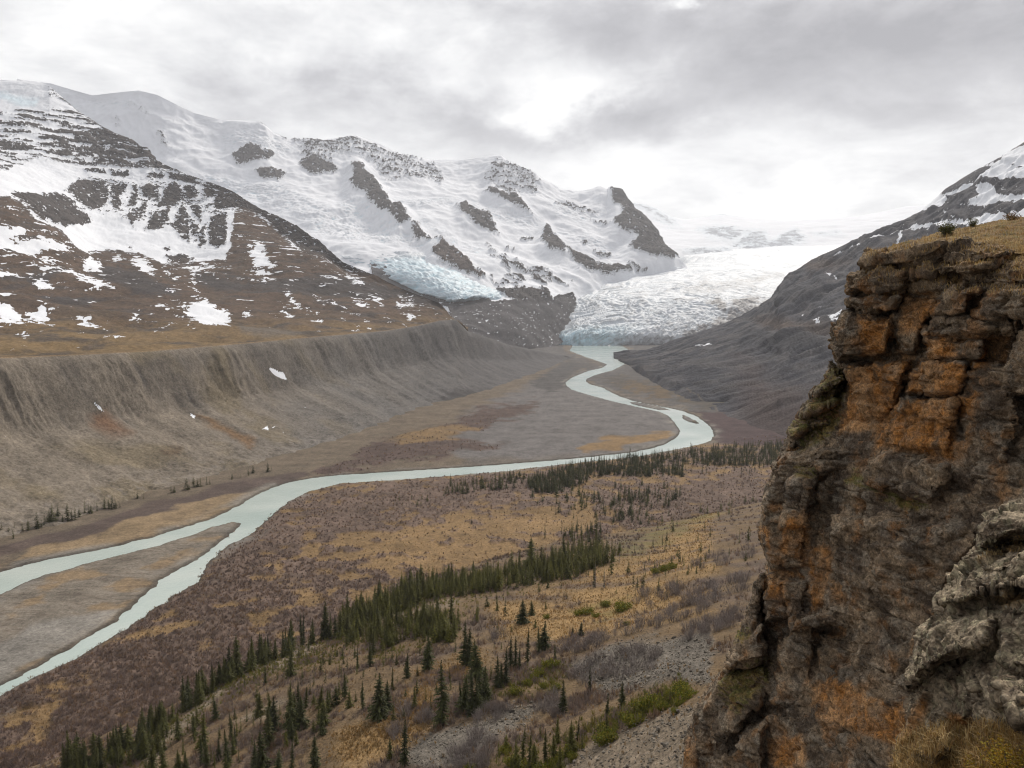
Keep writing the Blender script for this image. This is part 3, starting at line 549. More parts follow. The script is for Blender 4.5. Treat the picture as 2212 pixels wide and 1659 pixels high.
# ---- valley glacier ending at the river
m, nt, b = newmat('glacier_ice'); k = NT(nt)
n1 = k.noise(14, 6, .7, stretch=(1, .5, 1)); n2 = k.noise(90, 4, .6); dirt = k.attr('dirt'); bl = k.attr('blue')
c = k.mixc(k.rng(n2, .3, .7), (.64, .67, .71), (.50, .555, .61))
c = k.mixc(k.math('MULTIPLY', bl, k.rng(n1, .25, .65, .3, 1), clamp=True), c, (.40, .66, .77))
c = k.mixc(k.math('MULTIPLY', dirt, k.rng(n1, .3, .7, .2, 1), clamp=True), c, (.16, .155, .16))
k.l(c, b.inputs['Base Color']); b.inputs['Roughness'].default_value = .6; b.inputs['Specular IOR Level'].default_value = .3; k.bump(n1, .6, 5, b)
M_ice = m
E = np.array([(1186,752,3420,1428,746,3420),(1190,738,3440,1470,734,3420),(1196,704,3600,1580,708,3560),(1192,655,3850,1668,668,3760),(1226,612,4250,1720,640,4020),(1395,592,4620,1740,592,4420),(1470,574,4950,1820,560,4850),(1440,535,5650,1920,515,5600)], float)
tk = np.array([0, .035, .16, .33, .52, .70, .84, 1.]); tv = np.concatenate([np.linspace(0, .035, 12, endpoint=False), np.linspace(.035, 1, 260)])
Ei = np.stack([np.interp(tv, tk, E[:, j]) for j in range(6)], 1)
kk = np.ones(13) / 13
for j in range(6):
    q = np.convolve(np.pad(Ei[:, j], 6, mode='edge'), kk, 'valid'); Ei[20:, j] = q[20:]
ns = 330; s = np.linspace(0, 1, ns)
L = at(Ei[:, 0], Ei[:, 1], Ei[:, 2]); Rr = at(Ei[:, 3], Ei[:, 4], Ei[:, 5])
G = L[:, None] * (1 - s)[None, :, None] + Rr[:, None] * s[None, :, None]
G[:, :, 2] += (np.sin(np.pi * s)[None] ** .7) * (26 * sstep(0, .06, tv))[:, None] - (sstep(.06, 0, s) + sstep(.94, 1, s))[None] * 14
V = G.reshape(-1, 3); T = np.repeat(tv, ns); S = np.tile(s, len(tv)); px, py = proj(V)
wr_ = fbm(np.stack([S * 700, T * 3000, 0 * T], 1), (260, 420, 1), 3, 120); flow = np.stack([S * 700 + wr_ * 110, T * 3000 + 260 * (2 * S - 1) ** 2 + wr_ * 120, 0 * T], 1)
cre = fbm(flow, (120, 34, 1), 4, 121, ridged=True); lon = fbm(flow, (30, 700, 1), 4, 122)
zoneC = sstep(.55, .1, T) + .6 * sstep(.15, .0, S) * sstep(.7, .5, T)
V[:, 2] += cre * 13 * np.clip(zoneC + .3, 0, 1) * sstep(0, .03, T) + lon * 9 * sstep(.9, .5, T) + fbm(V, 160, 3, 123) * 8 - 50 * sstep(.88, 1, T)
V[:, 1] += fbm(V, 30, 3, 124) * 14 * sstep(.06, 0, T)
blue = np.clip(sstep(.14, .0, T) * sstep(.75, .35, S) * .9 + sstep(.1, .5, -cre + .2) * .35 * zoneC, 0, 1)
dirt = np.clip(sstep(.06, 0, S) * .9 * sstep(.8, .5, T) + sstep(.97, 1., S) * sstep(.62, .5, T) + sstep(.035, 0, T) * sstep(.35, .75, S + fbm(V, 40, 2, 125) * .3) * 1.2 + sstep(.12, .42, fbm(flow, (60, 24, 1), 4, 126, gain=.62) + .12 * sstep(.4, .1, T)) * .6 * sstep(.68, .5, T) + sstep(.05, .45, lon) * .45 * sstep(.8, .5, T), 0, 1)
md = sdf(px + fbm(V, 60, 2, 127) * 8, py + fbm(V, 60, 2, 128) * 6, Z(3, [(0,1000),(250,960),(660,900),(670,930),(300,1010),(240,1050),(0,1040)]), 30); dirt = np.clip(dirt + sstep(-3, 4, md) * .55, 0, 1)
mg = usdf(px + fbm(V, 40, 3, 129) * 10, py + fbm(V, 40, 3, 130) * 8, [Z(3, q) for q in ([(150,1100),(240,1060),(290,1130),(290,1170),(220,1200),(140,1300),(60,1330),(0,1400),(300,1500),(700,1200),(620,1050),(480,1110),(340,1140),(310,1130),(270,1190)], [(300,1120),(340,1080),(420,1060),(520,1075),(480,1115),(380,1150),(310,1140)], [(0,1290),(60,1280),(150,1240),(200,1230),(100,1340),(0,1360)])], 30)
rock_m = sstep(-3, 5, mg); dirt = np.clip(np.maximum(dirt, rock_m * 1.6), 0, 1.6); blue = blue * (1 - rock_m)
gl = mesh('valley_glacier', V, gridf(len(tv), ns), M_ice, attrs={'blue': blue, 'dirt': dirt})
tag(gl, 'broad crevassed glacier ending in a blue ice front at the river head', 'glacier')

# ---- hanging icefall, laid on the flank of the range
U = np.array([(735,556,935,545),(790,583,965,572),(850,612,1003,598),(905,637,1040,618),(960,652,1078,634),(975,660,1090,652)], float)
tv = np.linspace(0, 1, 90); Ui = np.stack([np.interp(tv, np.linspace(0, 1, len(U)), U[:, j]) for j in range(4)], 1); s = np.linspace(0, 1, 110)
gx = Ui[:, :1] * (1 - s) + Ui[:, 2:3] * s; gy = Ui[:, 1:2] * (1 - s) + Ui[:, 3:4] * s
dd = np.full(gx.shape, np.nan)
for i in range(0, 90, 3):
    for j in range(0, 110, 3):
        q = hit([BR['range']], gx[i, j], gy[i, j])
        if q: dd[i, j] = q[0].y
val = ~np.isnan(dd); A = np.stack([np.ones(val.sum()), gx[val], gy[val], gx[val] ** 2, gx[val] * gy[val], gy[val] ** 2], 1); cf = np.linalg.lstsq(A, dd[val], rcond=None)[0]
A = np.stack([np.ones(gx.size), gx.ravel(), gy.ravel(), gx.ravel() ** 2, gx.ravel() * gy.ravel(), gy.ravel() ** 2], 1); dfit = (A @ cf).reshape(gx.shape)
dome = np.sin(np.pi * s)[None] ** .6 * np.minimum(1, np.minimum((1 - tv) * 6, tv * 3))[:, None]
G = at(gx, gy, dfit - dome * 75 + (1 - dome) * 45); V = G.reshape(-1, 3); T = np.repeat(tv, len(s)); S = np.tile(s, len(tv)); flow = np.stack([S * 260, T * 600, 0 * T], 1)
cre = fbm(flow, (60, 22, 1), 4, 131, ridged=True); N = normals(G).reshape(-1, 3); N[N[:, 2] < 0] *= -1
V = V + N * (cre * 13 + fbm(flow, (14, 14, 1), 3, 132) * 5)[:, None]
ic = mesh('icefall_glacier', V, gridf(len(tv), len(s)), M_ice, attrs={'blue': np.clip(.80 - cre * .5 - sstep(.15, 0, T) * .6, 0, .9), 'dirt': np.zeros(len(V))})
tag(ic, 'pale blue icefall tongue hanging between a brown rock knob and the brown mountain shoulder', 'glacier')

# ---- right mountain
pxs = np.arange(1326, 2720, 2.0)
foot = rowz([(1326,766),(1345,785),(1400,826),(1500,880),(1620,930),(1700,955),(1900,1030),(2720,1300)], pxs, -1.5)
sky = row([(1326,766,2660),(1400,757,2620),(1470,738,2600),(1560,702,2600),(1600,684,2600),(1640,662,2600),(1670,640,2600),(1688,620,2610),(1696,604,2620),(1706,594,2630),(1760,562,2570),(1800,541,2500),(1850,518,2440),(1880,502,2400),(1920,484,2370),(1960,470,2350),(1990,455,2300),(2030,420,2250),(2042,408,2240),(2060,397,2200),(2100,372,2150),(2150,345,2050),(2212,308,1950),(2720,90,1700)], pxs, 5)
n = 230; t = np.linspace(0, 1, n)[:, None, None]; G = foot[None] * (1 - t) + sky[None] * t; tt = t[..., 0]
prof = tt * .62 + tt ** 2 * .38; G[..., 2] = -1.5 + (sky[None, :, 2] + 1.5) * prof
nr = n + 2; G = np.concatenate([G, [behind(sky, 60, 20), behind(sky, 400, 250)]]); V = G.reshape(-1, 3); px, py = proj(V)
ti = np.repeat(np.arange(nr), len(pxs)); edge = np.minimum(1, np.minimum(ti / 20., np.clip((n - 1 - ti) / 12., .08, 1)))
f1 = fbm(V, 40, 3, 141); f2 = fbm(V, 40, 3, 142); qx = px + f1 * 5; qy = py + f2 * 4
rsn = [Z(3, q) for q in ([(2600,-100),(2212,95),(2130,108),(2000,190),(1930,225),(2010,195),(1990,240),(1910,300),(1860,330),(1700,390),(1600,420),(1480,462),(1400,530),(1340,560),(1180,640),(1230,665),(1300,640),(1340,600),(1500,525),(1690,462),(1720,402),(1850,352),(1960,312),(2100,300),(2212,280),(2600,200)], [(1920,360),(1980,345),(2045,340),(2030,380),(2065,402),(2150,400),(2212,385),(2600,330),(2600,400),(2212,420),(2100,440),(1960,455),(1860,470),(1930,420)], [(2600,400),(2212,505),(2100,522),(1800,552),(1640,590),(1500,622),(1400,652),(1250,705),(1150,745),(980,800),(1100,762),(1340,685),(1450,645),(1620,615),(2212,575),(2600,560)], [(935,905),(965,912),(955,925),(930,915)], [(760,1192),(800,1173),(785,1192)], [(858,1227),(910,1200),(885,1227)], [(950,1202),(1035,1140),(1000,1180),(965,1202)], [(960,1215),(1060,1160),(1000,1205)], [(880,1130),(905,1120),(890,1135)], [(990,945),(1000,950),(990,952)], [(310,1205),(345,1195),(330,1210)], [(90,1390),(190,1385),(140,1395)], [(1380,715),(1440,650),(1430,670),(1400,715)], [(1690,510),(1700,500),(1705,515)])]
snow = usdf(qx, qy, rsn, 20)
hole = usdf(qx, qy, [Z(3, q) for q in ([(2000,170),(2080,150),(2070,180),(2020,190)], [(1900,250),(2010,215),(1960,260),(1920,280)], [(2140,220),(2212,200),(2180,225)], [(1530,460),(1600,430),(1560,450)])], 20)
snow = np.minimum(snow, -hole); fk = fbm(V, (16, 16, 6), 3, 143); hi = sstep(520, 470, py) * sstep(1900, 2050, px)
snow = np.where((snow < 0) & (fk > .55 - .12 * hi) & (py < 540), .8, snow)
base = np.tile([.062, .063, .076], (len(V), 1)); base = mix(base, np.tile([.115, .108, .112], (len(V), 1)), sstep(-.2, .5, fbm(V, (70, 70, 40), 4, 144)))
og = usdf(qx, qy, [Z(3, [(470,1230),(620,1210),(800,1240),(970,1220),(970,1300),(800,1300),(560,1290)]), Z(3, [(780,860),(940,830),(1100,840),(1000,880),(830,900)])], 40); base = mix(base, np.tile([.125, .082, .055], (len(V), 1)), sstep(-12, 12, og) * .6)
dk = usdf(qx, qy, [Z(3, [(400,1360),(480,1290),(640,1340),(800,1310),(940,1360),(800,1400),(640,1420),(480,1390)]), Z(3, [(700,880),(900,760),(1160,640),(1200,680),(1000,760),(760,880),(680,960)]), Z(3, [(500,1200),(640,1080),(760,1040),(900,1050),(640,1120),(540,1200)])], 40); base = mix(base, np.tile([.05, .05, .058], (len(V), 1)), sstep(-10, 8, dk) * .75)
base = mix(base, np.tile([.085, .06, .055], (len(V), 1)), sstep(60, 10, V[:, 2] + fbm(V, 90, 3, 145) * 30) * sstep(1550, 1650, px) * .8)
pth = np.abs(qx - np.interp(qy, [845, 880, 910, 960], [1478, 1545, 1558, 1582])); base = mix(base, np.tile([.19, .16, .13], (len(V), 1)), sstep(5, 1, pth) * ((py > 845) & (py < 960)) * .6)
N = normals(G).reshape(-1, 3); N[N[:, 2] < 0] *= -1
cross = np.stack([V[:, 1] + V[:, 0] * .2, V[:, 2] * .4, 0 * px], 1)
base *= (1 + .28 * fbm(cross, (22, 70, 1), 5, 163, gain=.6) + .2 * fbm(V, 9, 3, 164))[:, None]
disp = fbm(V, 260, 4, 146) * 20 * edge + fbm(cross, (55, 60, 1), 4, 147, ridged=True) * 11 * edge + (np.abs(((V[:, 2] / 38. + fbm(V, 160, 3, 165) * 1.2) % 1) - .5) * 2 - .5) * 7 * edge * sstep(60, 120, V[:, 2]) + fbm(V, 22, 4, 148) * 2.2 * edge + sstep(-14, 4, dk) * 7 * edge - sstep(-2, 3, snow) * 3 * edge
V2 = V + N * disp[:, None]
rm = mesh('mountain', V2, gridf(nr, len(pxs)), M_mtn, attrs={'col': np.clip(base * .74, .01, 1), 'snow': np.clip(snow * .8 + .25, -3, 3), 'blue': np.zeros(len(V))})
tag(rm, 'dark grey scree mountainside with slanting snow bands', kind='structure')
BR['right'] = bvh(rm)

# ---- near slope below the viewpoint
pxs = np.arange(-300, 2320, 2.4)
rows_ = [row([(-300,1980,120),(300,1980,118),(900,1900,105),(1300,1830,82),(1500,1800,70),(2320,1700,40)], pxs, 61),
 row([(-300,1830,185),(100,1730,180),(400,1650,170),(650,1620,155),(950,1570,150),(1200,1560,145),(1350,1560,125),(1500,1540,110),(1700,1500,100),(2320,1400,90)], pxs, 81),
 row([(-300,1800,205),(150,1650,212),(430,1500,238),(600,1440,220),(800,1440,195),(1000,1400,195),(1200,1400,195),(1400,1400,172),(1560,1380,158),(2320,1300,140)], pxs, 61),
 row([(-300,1790,215),(150,1642,224),(250,1592,240),(350,1536,250),(430,1491,258),(500,1456,268),(600,1406,280),(700,1372,290),(780,1345,298),(850,1300,310),(950,1240,330),(1050,1215,345),(1200,1170,380),(1330,1150,410),(1450,1125,450),(1560,1105,480),(1650,1080,520),(2320,1050,600)], pxs, 15)]
G = crom(rows_, [70, 120, 150]); last = G[-1]
b1 = last.copy(); L = np.linalg.norm(b1[:, :2], axis=1, keepdims=True); b1[:, :2] += b1[:, :2] / L * 12; b1[:, 2] -= 5
b2 = last.copy(); b2[:, :2] += b2[:, :2] / L * (35 + last[:, 2:3] * 1.0); b2[:, 2] = -4
G = np.concatenate([G, crom([last, b1, b2], 20)[1:]]); nr = len(G); V = G.reshape(-1, 3); px, py = proj(V)
ti = np.repeat(np.arange(nr), len(pxs))
V[:, 2] += (fbm(V, (60, 40, 1e6), 4, 151) * 2.2 + fbm(V, (14, 14, 1e6), 4, 152) * .55) * np.minimum(1, .35 + np.abs(ti - 340) / 40.)
px, py = proj(V); f1 = fbm(V, 12, 3, 153); f2 = fbm(V, 12, 3, 154); qx = px + f1 * 26; qy = py + f2 * 14
gold = np.array([.32, .205, .09]); pale = np.array([.35, .265, .14])
base = np.tile([.172, .118, .066], (len(V), 1))
gz = usdf(qx, qy, [Z(7, q) for q in ([(1000,620),(1300,550),(1700,480),(2212,420),(2400,560),(2212,650),(1900,700),(1560,800),(1250,830),(1080,800),(950,740)], [(1200,540),(1500,440),(1840,330),(2212,130),(2400,0),(2400,380),(2100,420)], [(380,1320),(470,1180),(620,1080),(600,1300),(500,1420)], [(0,1450),(330,1330),(560,1420),(480,1480),(250,1590),(0,1659)], [(560,1060),(900,900),(960,960),(740,1080)])], 60)
base = mix(base, np.tile(gold, (len(V), 1)), sstep(-22, 22, gz + fbm(V, 20, 3, 155) * 22) * .9)
scz = [Z(7, q) for q in ([(430,1659),(450,1480),(640,1420),(950,1340),(1100,1270),(1380,1240),(1000,1480),(800,1659)], [(1480,960),(1800,850),(2212,780),(2400,760),(2400,1100),(2212,1090),(1900,1150),(1700,1180),(1560,1090)], [(1350,1700),(1520,1560),(1700,1460),(1980,1380),(2212,1290),(2400,1200),(2600,1900),(1200,1900)])]
c1 = sstep(-9, 9, usdf(qx, qy, scz[:2], 40) + fbm(V, 6, 3, 156) * 8); base = mix(base, np.tile([.165, .148, .126], (len(V), 1)), c1 * .9)
c2 = sstep(-7, 7, usdf(qx, qy, scz[2:], 40)); base = mix(base, np.tile([.215, .172, .125], (len(V), 1)), c2 * .95)
tal = usdf(qx, qy, [Z(7, [(200,690),(430,640),(560,600),(760,560),(740,590),(560,630),(400,680)])] + [Z(6, [(1150,1340),(1400,1140),(1760,970),(2050,840),(2100,860),(1900,960),(1550,1100),(1300,1300),(1000,1640),(900,1659)])] + [Z(6, [(1530,1370),(1850,1210),(1900,1230),(1700,1350)])], 40)
base = mix(base, np.tile([.25, .205, .15], (len(V), 1)), sstep(-8, 8, tal) * .8)
nS = fbm(V, (22, 12, 1e6), 4, 157)
scrub = sstep(.0, .35, nS + .12 * sstep(0, -40, gz)) * (1 - np.clip(c1 + c2, 0, 1)) * sstep(10, -20, tal)
base = mix(base, np.tile([.12, .09, .075], (len(V), 1)), scrub * .7)
gm = usdf(qx, qy, [Z(7, [(1840,240),(2212,110),(2212,160),(1900,280)]), Z(7, [(1500,640),(1880,600),(1700,690)]), Z(7, [(1240,1060),(1420,970),(1440,1060),(1300,1160)]), Z(7, [(1840,200),(2500,-80),(2500,-20),(1900,240)])], 40); base = mix(base, np.tile([.16, .155, .04], (len(V), 1)), sstep(-14, 14, gm + fbm(V, 9, 3, 166) * 26) * .4)
stone = fbm(V, 1.1, 3, 158); sm = np.clip(c1 + c2 + .7 * sstep(-4, 4, tal), 0, 1)
V[:, 2] += np.clip(fbm(V, 1.2, 3, 159, gain=.7), 0, 1) * .55 * sm
base *= (1 + (.5 * stone) * sm + .25 * fbm(V, 5, 3, 160))[:, None]
M_near = terrain_mat('slope_soil', .6, 8, bumpd=.45, speck=.75)
ns_ = mesh('hillside', V, gridf(nr, len(pxs)), M_near, attrs={'col': np.clip(base * .80, .012, 1)})
tag(ns_, 'grassy hillside with scree strips below the cliff', kind='structure')
BR['near'] = bvh(ns_); NS = dict(gold=sstep(-22, 22, gz), c1=c1, c2=c2, tal=sstep(-4, 4, tal), P=V, scrub=scrub, px=px, py=py, n=len(pxs))

# ---- wide ground below everything, out to the horizon
m, nt, b = newmat('ground_soil'); k = NT(nt); k.l(k.mixc(k.noise(60, 6), (.10, .09, .08), (.2, .17, .13)), b.inputs['Base Color']); b.inputs['Roughness'].default_value = .95
gr_ = mesh('ground', [(-7600, -1400, -9), (7600, -1400, -9), (7600, 10700, -9), (-7600, 10700, -9)], np.array([[0, 1, 2, 3]]), m); tag(gr_, kind='structure')
# ================================================================== foreground cliff
from mathutils.geometry import tessellate_polygon
def prism(poly, dfun, proud, thick, bevel=.28, inset=5., seed=0, bulge=.0):
    p = np.array([q[:2] for q in poly], float); n = len(p); r = np.random.default_rng(seed)
    a = 0.5 * np.sum(p[:, 0] * np.roll(p[:, 1], -1) - np.roll(p[:, 0], -1) * p[:, 1])
    if a < 0: p = p[::-1]
    # resample long edges so that the outline can wander
    q = []
    for i in range(n):
        A = p[i]; B = p[(i + 1) % n]; L = np.linalg.norm(B - A); m = max(1, int(L / 26))
        for j in range(m): q.append(A + (B - A) * j / m + (r.normal(size=2) * 2.2 if j else 0))
    p = np.array(q); n = len(p); inset = inset * 1.3; bevel = bevel * 1.5; pv = np.roll(p, 1, 0); nx = np.roll(p, -1, 0); tg = nx - pv; tg /= np.linalg.norm(tg, axis=1)[:, None] + 1e-9
    nin = np.stack([-tg[:, 1], tg[:, 0]], 1); inn = p + nin * (inset + 2.5); p = p + nin * 2.0
    jt = .34 if p[:, 1].mean() > 1000 else .15; proud = proud * 1.25 + r.uniform(-jt, jt); d = dfun(p[:, 0], p[:, 1]); jit = r.normal(size=n) * .05
    f = at(inn[:, 0], inn[:, 1], d - proud + jit); mrow = at(p[:, 0], p[:, 1], d - proud + bevel + jit); bk = at(p[:, 0], p[:, 1], d + thick)
    V = np.concatenate([f, mrow, bk]); T = tessellate_polygon([[Vector((x, y, 0)) for x, y in p]])
    tri = [list(t) for t in T]; Fc = []
    i = np.arange(n); j = (i + 1) % n
    quads = np.concatenate([np.stack([i, j, j + n, i + n], 1), np.stack([i + n, j + n, j + 2 * n, i + 2 * n], 1)])
    t = np.array(tri)
    return V, quads, np.concatenate([t, t[:, ::-1] + 2 * n])
def fuse(parts, voxel):
    Vs, Q, T = [], [], []; o = 0
    for v, q, t in parts: Vs.append(v); Q.append(q + o); T.append(t + o); o += len(v)
    me = mesh('tmp', np.concatenate(Vs), [np.concatenate(Q), np.concatenate(T)], make=False)
    import bmesh as bm_
    b = bm_.new(); b.from_mesh(me); bm_.ops.recalc_face_normals(b, faces=b.faces); b.to_mesh(me); b.free()
    o = link(bpy.data.objects.new('tmp', me)); md = o.modifiers.new('r', 'REMESH'); md.mode = 'VOXEL'; md.voxel_size = voxel; md.adaptivity = 0
    dg = bpy.context.evaluated_depsgraph_get(); ev = o.evaluated_get(dg); m2 = ev.to_mesh()
    n = len(m2.vertices); V = np.empty(n * 3, np.float32); m2.vertices.foreach_get('co', V)
    N = np.empty(n * 3, np.float32); m2.vertices.foreach_get('normal', N)
    lt = np.empty(len(m2.polygons), np.int32); m2.polygons.foreach_get('loop_total', lt); li = np.empty(len(m2.loops), np.int32); m2.loops.foreach_get('vertex_index', li)
    ls = np.cumsum(np.concatenate([[0], lt[:-1]])); q4 = np.stack([li[ls[lt == 4] + k_] for k_ in range(4)], 1); q3 = np.stack([li[ls[lt == 3] + k_] for k_ in range(3)], 1) if (lt == 3).any() else np.zeros((0, 3), np.int32)
    ev.to_mesh_clear(); bpy.data.objects.remove(o); bpy.data.meshes.remove(me)
    return V.reshape(-1, 3).astype(float), N.reshape(-1, 3).astype(float), [q4, q3]
def vnorm(V, F4):
    n = np.zeros_like(V); q = F4[0]; fn = np.cross(V[q[:, 2]] - V[q[:, 0]], V[q[:, 3]] - V[q[:, 1]])
    for k_ in range(4):
        for c in range(3): n[:, c] += np.bincount(q[:, k_], fn[:, c], len(V))
    return n / (np.linalg.norm(n, axis=1)[:, None] + 1e-9)
def relax(V, F4, it, f=.5):
    q = F4[0]; cnt = np.zeros(len(V)); e = [(q[:, i], q[:, (i + 1) % 4]) for i in range(4)]
    for a, b_ in e: cnt += np.bincount(a, minlength=len(V)) + np.bincount(b_, minlength=len(V))
    cnt = np.maximum(cnt, 1)[:, None]
    for _ in range(it):
        s = np.zeros_like(V)
        for a, b_ in e:
            for c in range(3): s[:, c] += np.bincount(a, V[b_, c], len(V)) + np.bincount(b_, V[a, c], len(V))
        V = V * (1 - f) + s / cnt * f
    return V

def dface(px, py):
    return np.interp(px, [1300, 1480, 1830, 2212, 2700], [32, 31, 28, 21, 13]) - np.clip((np.asarray(py) - 900) / 760., 0, 1.6) * 3.2 + np.clip((560 - np.asarray(py)) / 100., 0, 1) * 1.5
B = []
def blk(k_, pts, proud=.5, thick=3.0, bevel=.28, inset=5., df=dface):
    B.append(prism(Z(k_, pts) if k_ else pts, df, proud, thick, bevel, inset, len(B) + 3))
blk(0, [(1895,575),(1960,548),(2060,545),(2180,570),(2600,560),(2900,700),(2900,2300),(1480,2300),(1460,1800),(1500,1700),(1540,1560),(1620,1400),(1670,1180),(1720,960),(1840,820),(1850,640)], -.95, 7, .3)
blk(3, [(1130,850),(1200,782),(1480,735),(1720,722),(1610,800),(1480,872),(1200,880)], .75, 3, .35, 4)
blk(3, [(1055,990),(1100,920),(1250,872),(1460,872),(1462,920),(1430,1025),(1250,1043),(1070,1035)], .85, 3, .4, 6)
blk(3, [(1060,1065),(1250,1055),(1420,1045),(1380,1150),(1280,1180),(1120,1150)], .75, 3, .4, 6)
blk(3, [(1475,900),(1620,830),(2000,830),(2040,860),(1850,930),(1480,932)], .7, 3, .4, 5)
blk(3, [(1450,1025),(1475,945),(1850,942),(1830,1000),(1640,1035)], .6)
blk(3, [(1705,1030),(1800,990),(1950,1000),(1870,1080),(1850,1170),(1680,1190),(1610,1170)], 1.0, 3, .5, 8)
blk(3, [(1885,1190),(1905,1080),(1960,1015),(2212,985),(2500,970),(2500,1180),(2150,1222),(2000,1232)], 1.3, 3, .6, 9)
blk(3, [(1625,800),(1800,720),(2130,740),(2125,790),(2040,842),(1700,830)], .6, 3, .35, 4)
blk(3, [(980,1260),(1060,1162),(1355,1190),(1340,1435),(1000,1480),(968,1380)], .55, 4, .3, 5)
blk(3, [(1365,1200),(1440,1055),(1660,1078),(1600,1200),(1540,1300),(1520,1430),(1350,1440)], .35)
blk(3, [(1550,1260),(1650,1192),(1940,1192),(2200,1235),(2100,1310),(1800,1330),(1560,1312)], .95, 3, .4, 6)
blk(3, [(1560,1322),(1800,1338),(1950,1330),(1950,1455),(1600,1460)], .75)
blk(3, [(2120,1460),(2212,1180),(2600,1150),(2600,1700),(2100,1700)], 1.1, 3, .4, 6)
blk(9, [(1000,622),(1490,594),(1440,720),(1380,900),(1240,1090),(1160,1030),(1080,740),(1040,650)], .3, 4, .3, 4)
blk(9, [(1445,720),(1540,605),(1850,612),(1800,828),(1440,818)], .7, 3, .3, 5)
blk(9, [(1310,1010),(1440,858),(1790,862),(1768,960),(1728,1252),(1500,1200),(1260,1180),(1250,1110)], .85, 3, .25, 5)
blk(9, [(1805,830),(1880,612),(2150,640),(2190,1000),(2100,1290),(1742,1262),(1780,960)], .7, 3, .35, 6)
blk(9, [(1160,1350),(1210,1250),(1320,1202),(1740,1282),(1720,1400),(1600,1550),(1200,1420)], 1.2, 3, .5, 7)
blk(9, [(800,1280),(910,1150),(1130,1182),(1150,1280),(1120,1340),(900,1352)], .5, 3, .35, 6)
d20 = lambda x, y: dface(x, y) + 1.6
blk(9, [(690,1050),(770,990),(830,900),(905,760),(960,620),(1060,700),(1010,1000),(940,1120),(800,1190),(672,1200)], .2, 4, .8, 14, d20)
blk(9, [(760,985),(830,890),(1000,850),(1000,900),(860,960)], .9, 3, .5, 6, d20)
blk(9, [(832,845),(910,760),(1040,700),(1040,740),(930,820)], .9, 3, .5, 6, d20)
blk(9, [(685,1060),(800,1010),(950,990),(940,1030),(760,1110),(690,1130)], 1.0, 3, .5, 6, d20)
blk(9, [(600,1280),(680,1200),(940,1132),(900,1350),(870,1480),(860,1700),(500,1700),(520,1490),(590,1360)], .1, 4, .5, 9)
blk(9, [(690,1400),(740,1360),(850,1380),(830,1500),(840,1700),(620,1700),(640,1560)], .7, 3, .4, 7)
blk(9, [(865,1380),(1060,1372),(1040,1480),(975,1659),(845,1659)], .45)
blk(9, [(970,1600),(1060,1440),(1178,1470),(1185,1700),(980,1700)], 1.0, 3, .35, 6)
blk(9, [(1192,1455),(1600,1562),(1960,1600),(2100,1500),(2150,1300),(2300,1350),(2300,1500),(2000,1700),(1195,1700)], .8, 3, .35, 6)
blk(8, [(490,60),(560,-20),(830,-20),(800,380),(580,378),(520,220)], .35, 4, .4, 7)
blk(8, [(955,0),(1300,20),(1920,60),(1920,230),(1750,400),(1720,520),(1650,640),(1560,760),(1350,700),(1050,600),(960,500),(945,360)], 1.35, 3, .45, 8)
blk(8, [(815,260),(850,200),(950,222),(950,400),(900,600),(820,650)], -.1, 3, .1, 2)
blk(8, [(560,422),(680,420),(815,440),(810,650),(700,730),(530,700),(520,520)], .55, 3, .35, 6)
blk(8, [(400,740),(460,520),(520,390),(510,700),(525,800),(350,850)], .0, 4, .4, 8)
blk(8, [(270,1030),(300,920),(350,850),(520,722),(540,960),(400,1000)], .5, 3, .5, 8)
blk(8, [(560,1250),(620,870),(700,770),(840,690),(880,765),(862,1050),(842,1330),(760,1340)], 1.3, 3, .6, 9)
blk(8, [(872,775),(1080,742),(1510,840),(1535,930),(1440,1280),(1400,1520),(1150,1430),(852,1330)], 1.55, 3, .3, 6)
blk(8, [(900,622),(1000,562),(1350,700),(1530,772),(1510,846),(1080,735)], 1.75, 3, .3, 4)
blk(8, [(700,700),(840,650),(960,640),(1080,735),(880,760),(690,790)], 1.9, 3, .5, 5)
blk(8, [(80,1320),(150,1170),(240,1050),(400,1000),(540,960),(600,1080),(560,1290),(540,1800),(-20,1800),(20,1560)], .3, 4, .8, 12)
blk(8, [(210,1330),(330,1180),(520,1130),(540,1250),(400,1400),(240,1560),(180,1480)], 1.1, 3, .6, 9)
blk(8, [(220,1560),(420,1400),(545,1330),(545,1800),(150,1800)], 1.3, 3, .6, 9)
blk(8, [(545,1310),(850,1342),(1130,1432),(1330,1562),(1270,1800),(545,1800)], 1.5, 3, .35, 7)
blk(8, [(900,1560),(1100,1470),(1330,1580),(1290,1800),(900,1800)], 2.1, 3, .4, 6)
V, N, F4 = fuse(B, .042)
N = vnorm(V, F4)
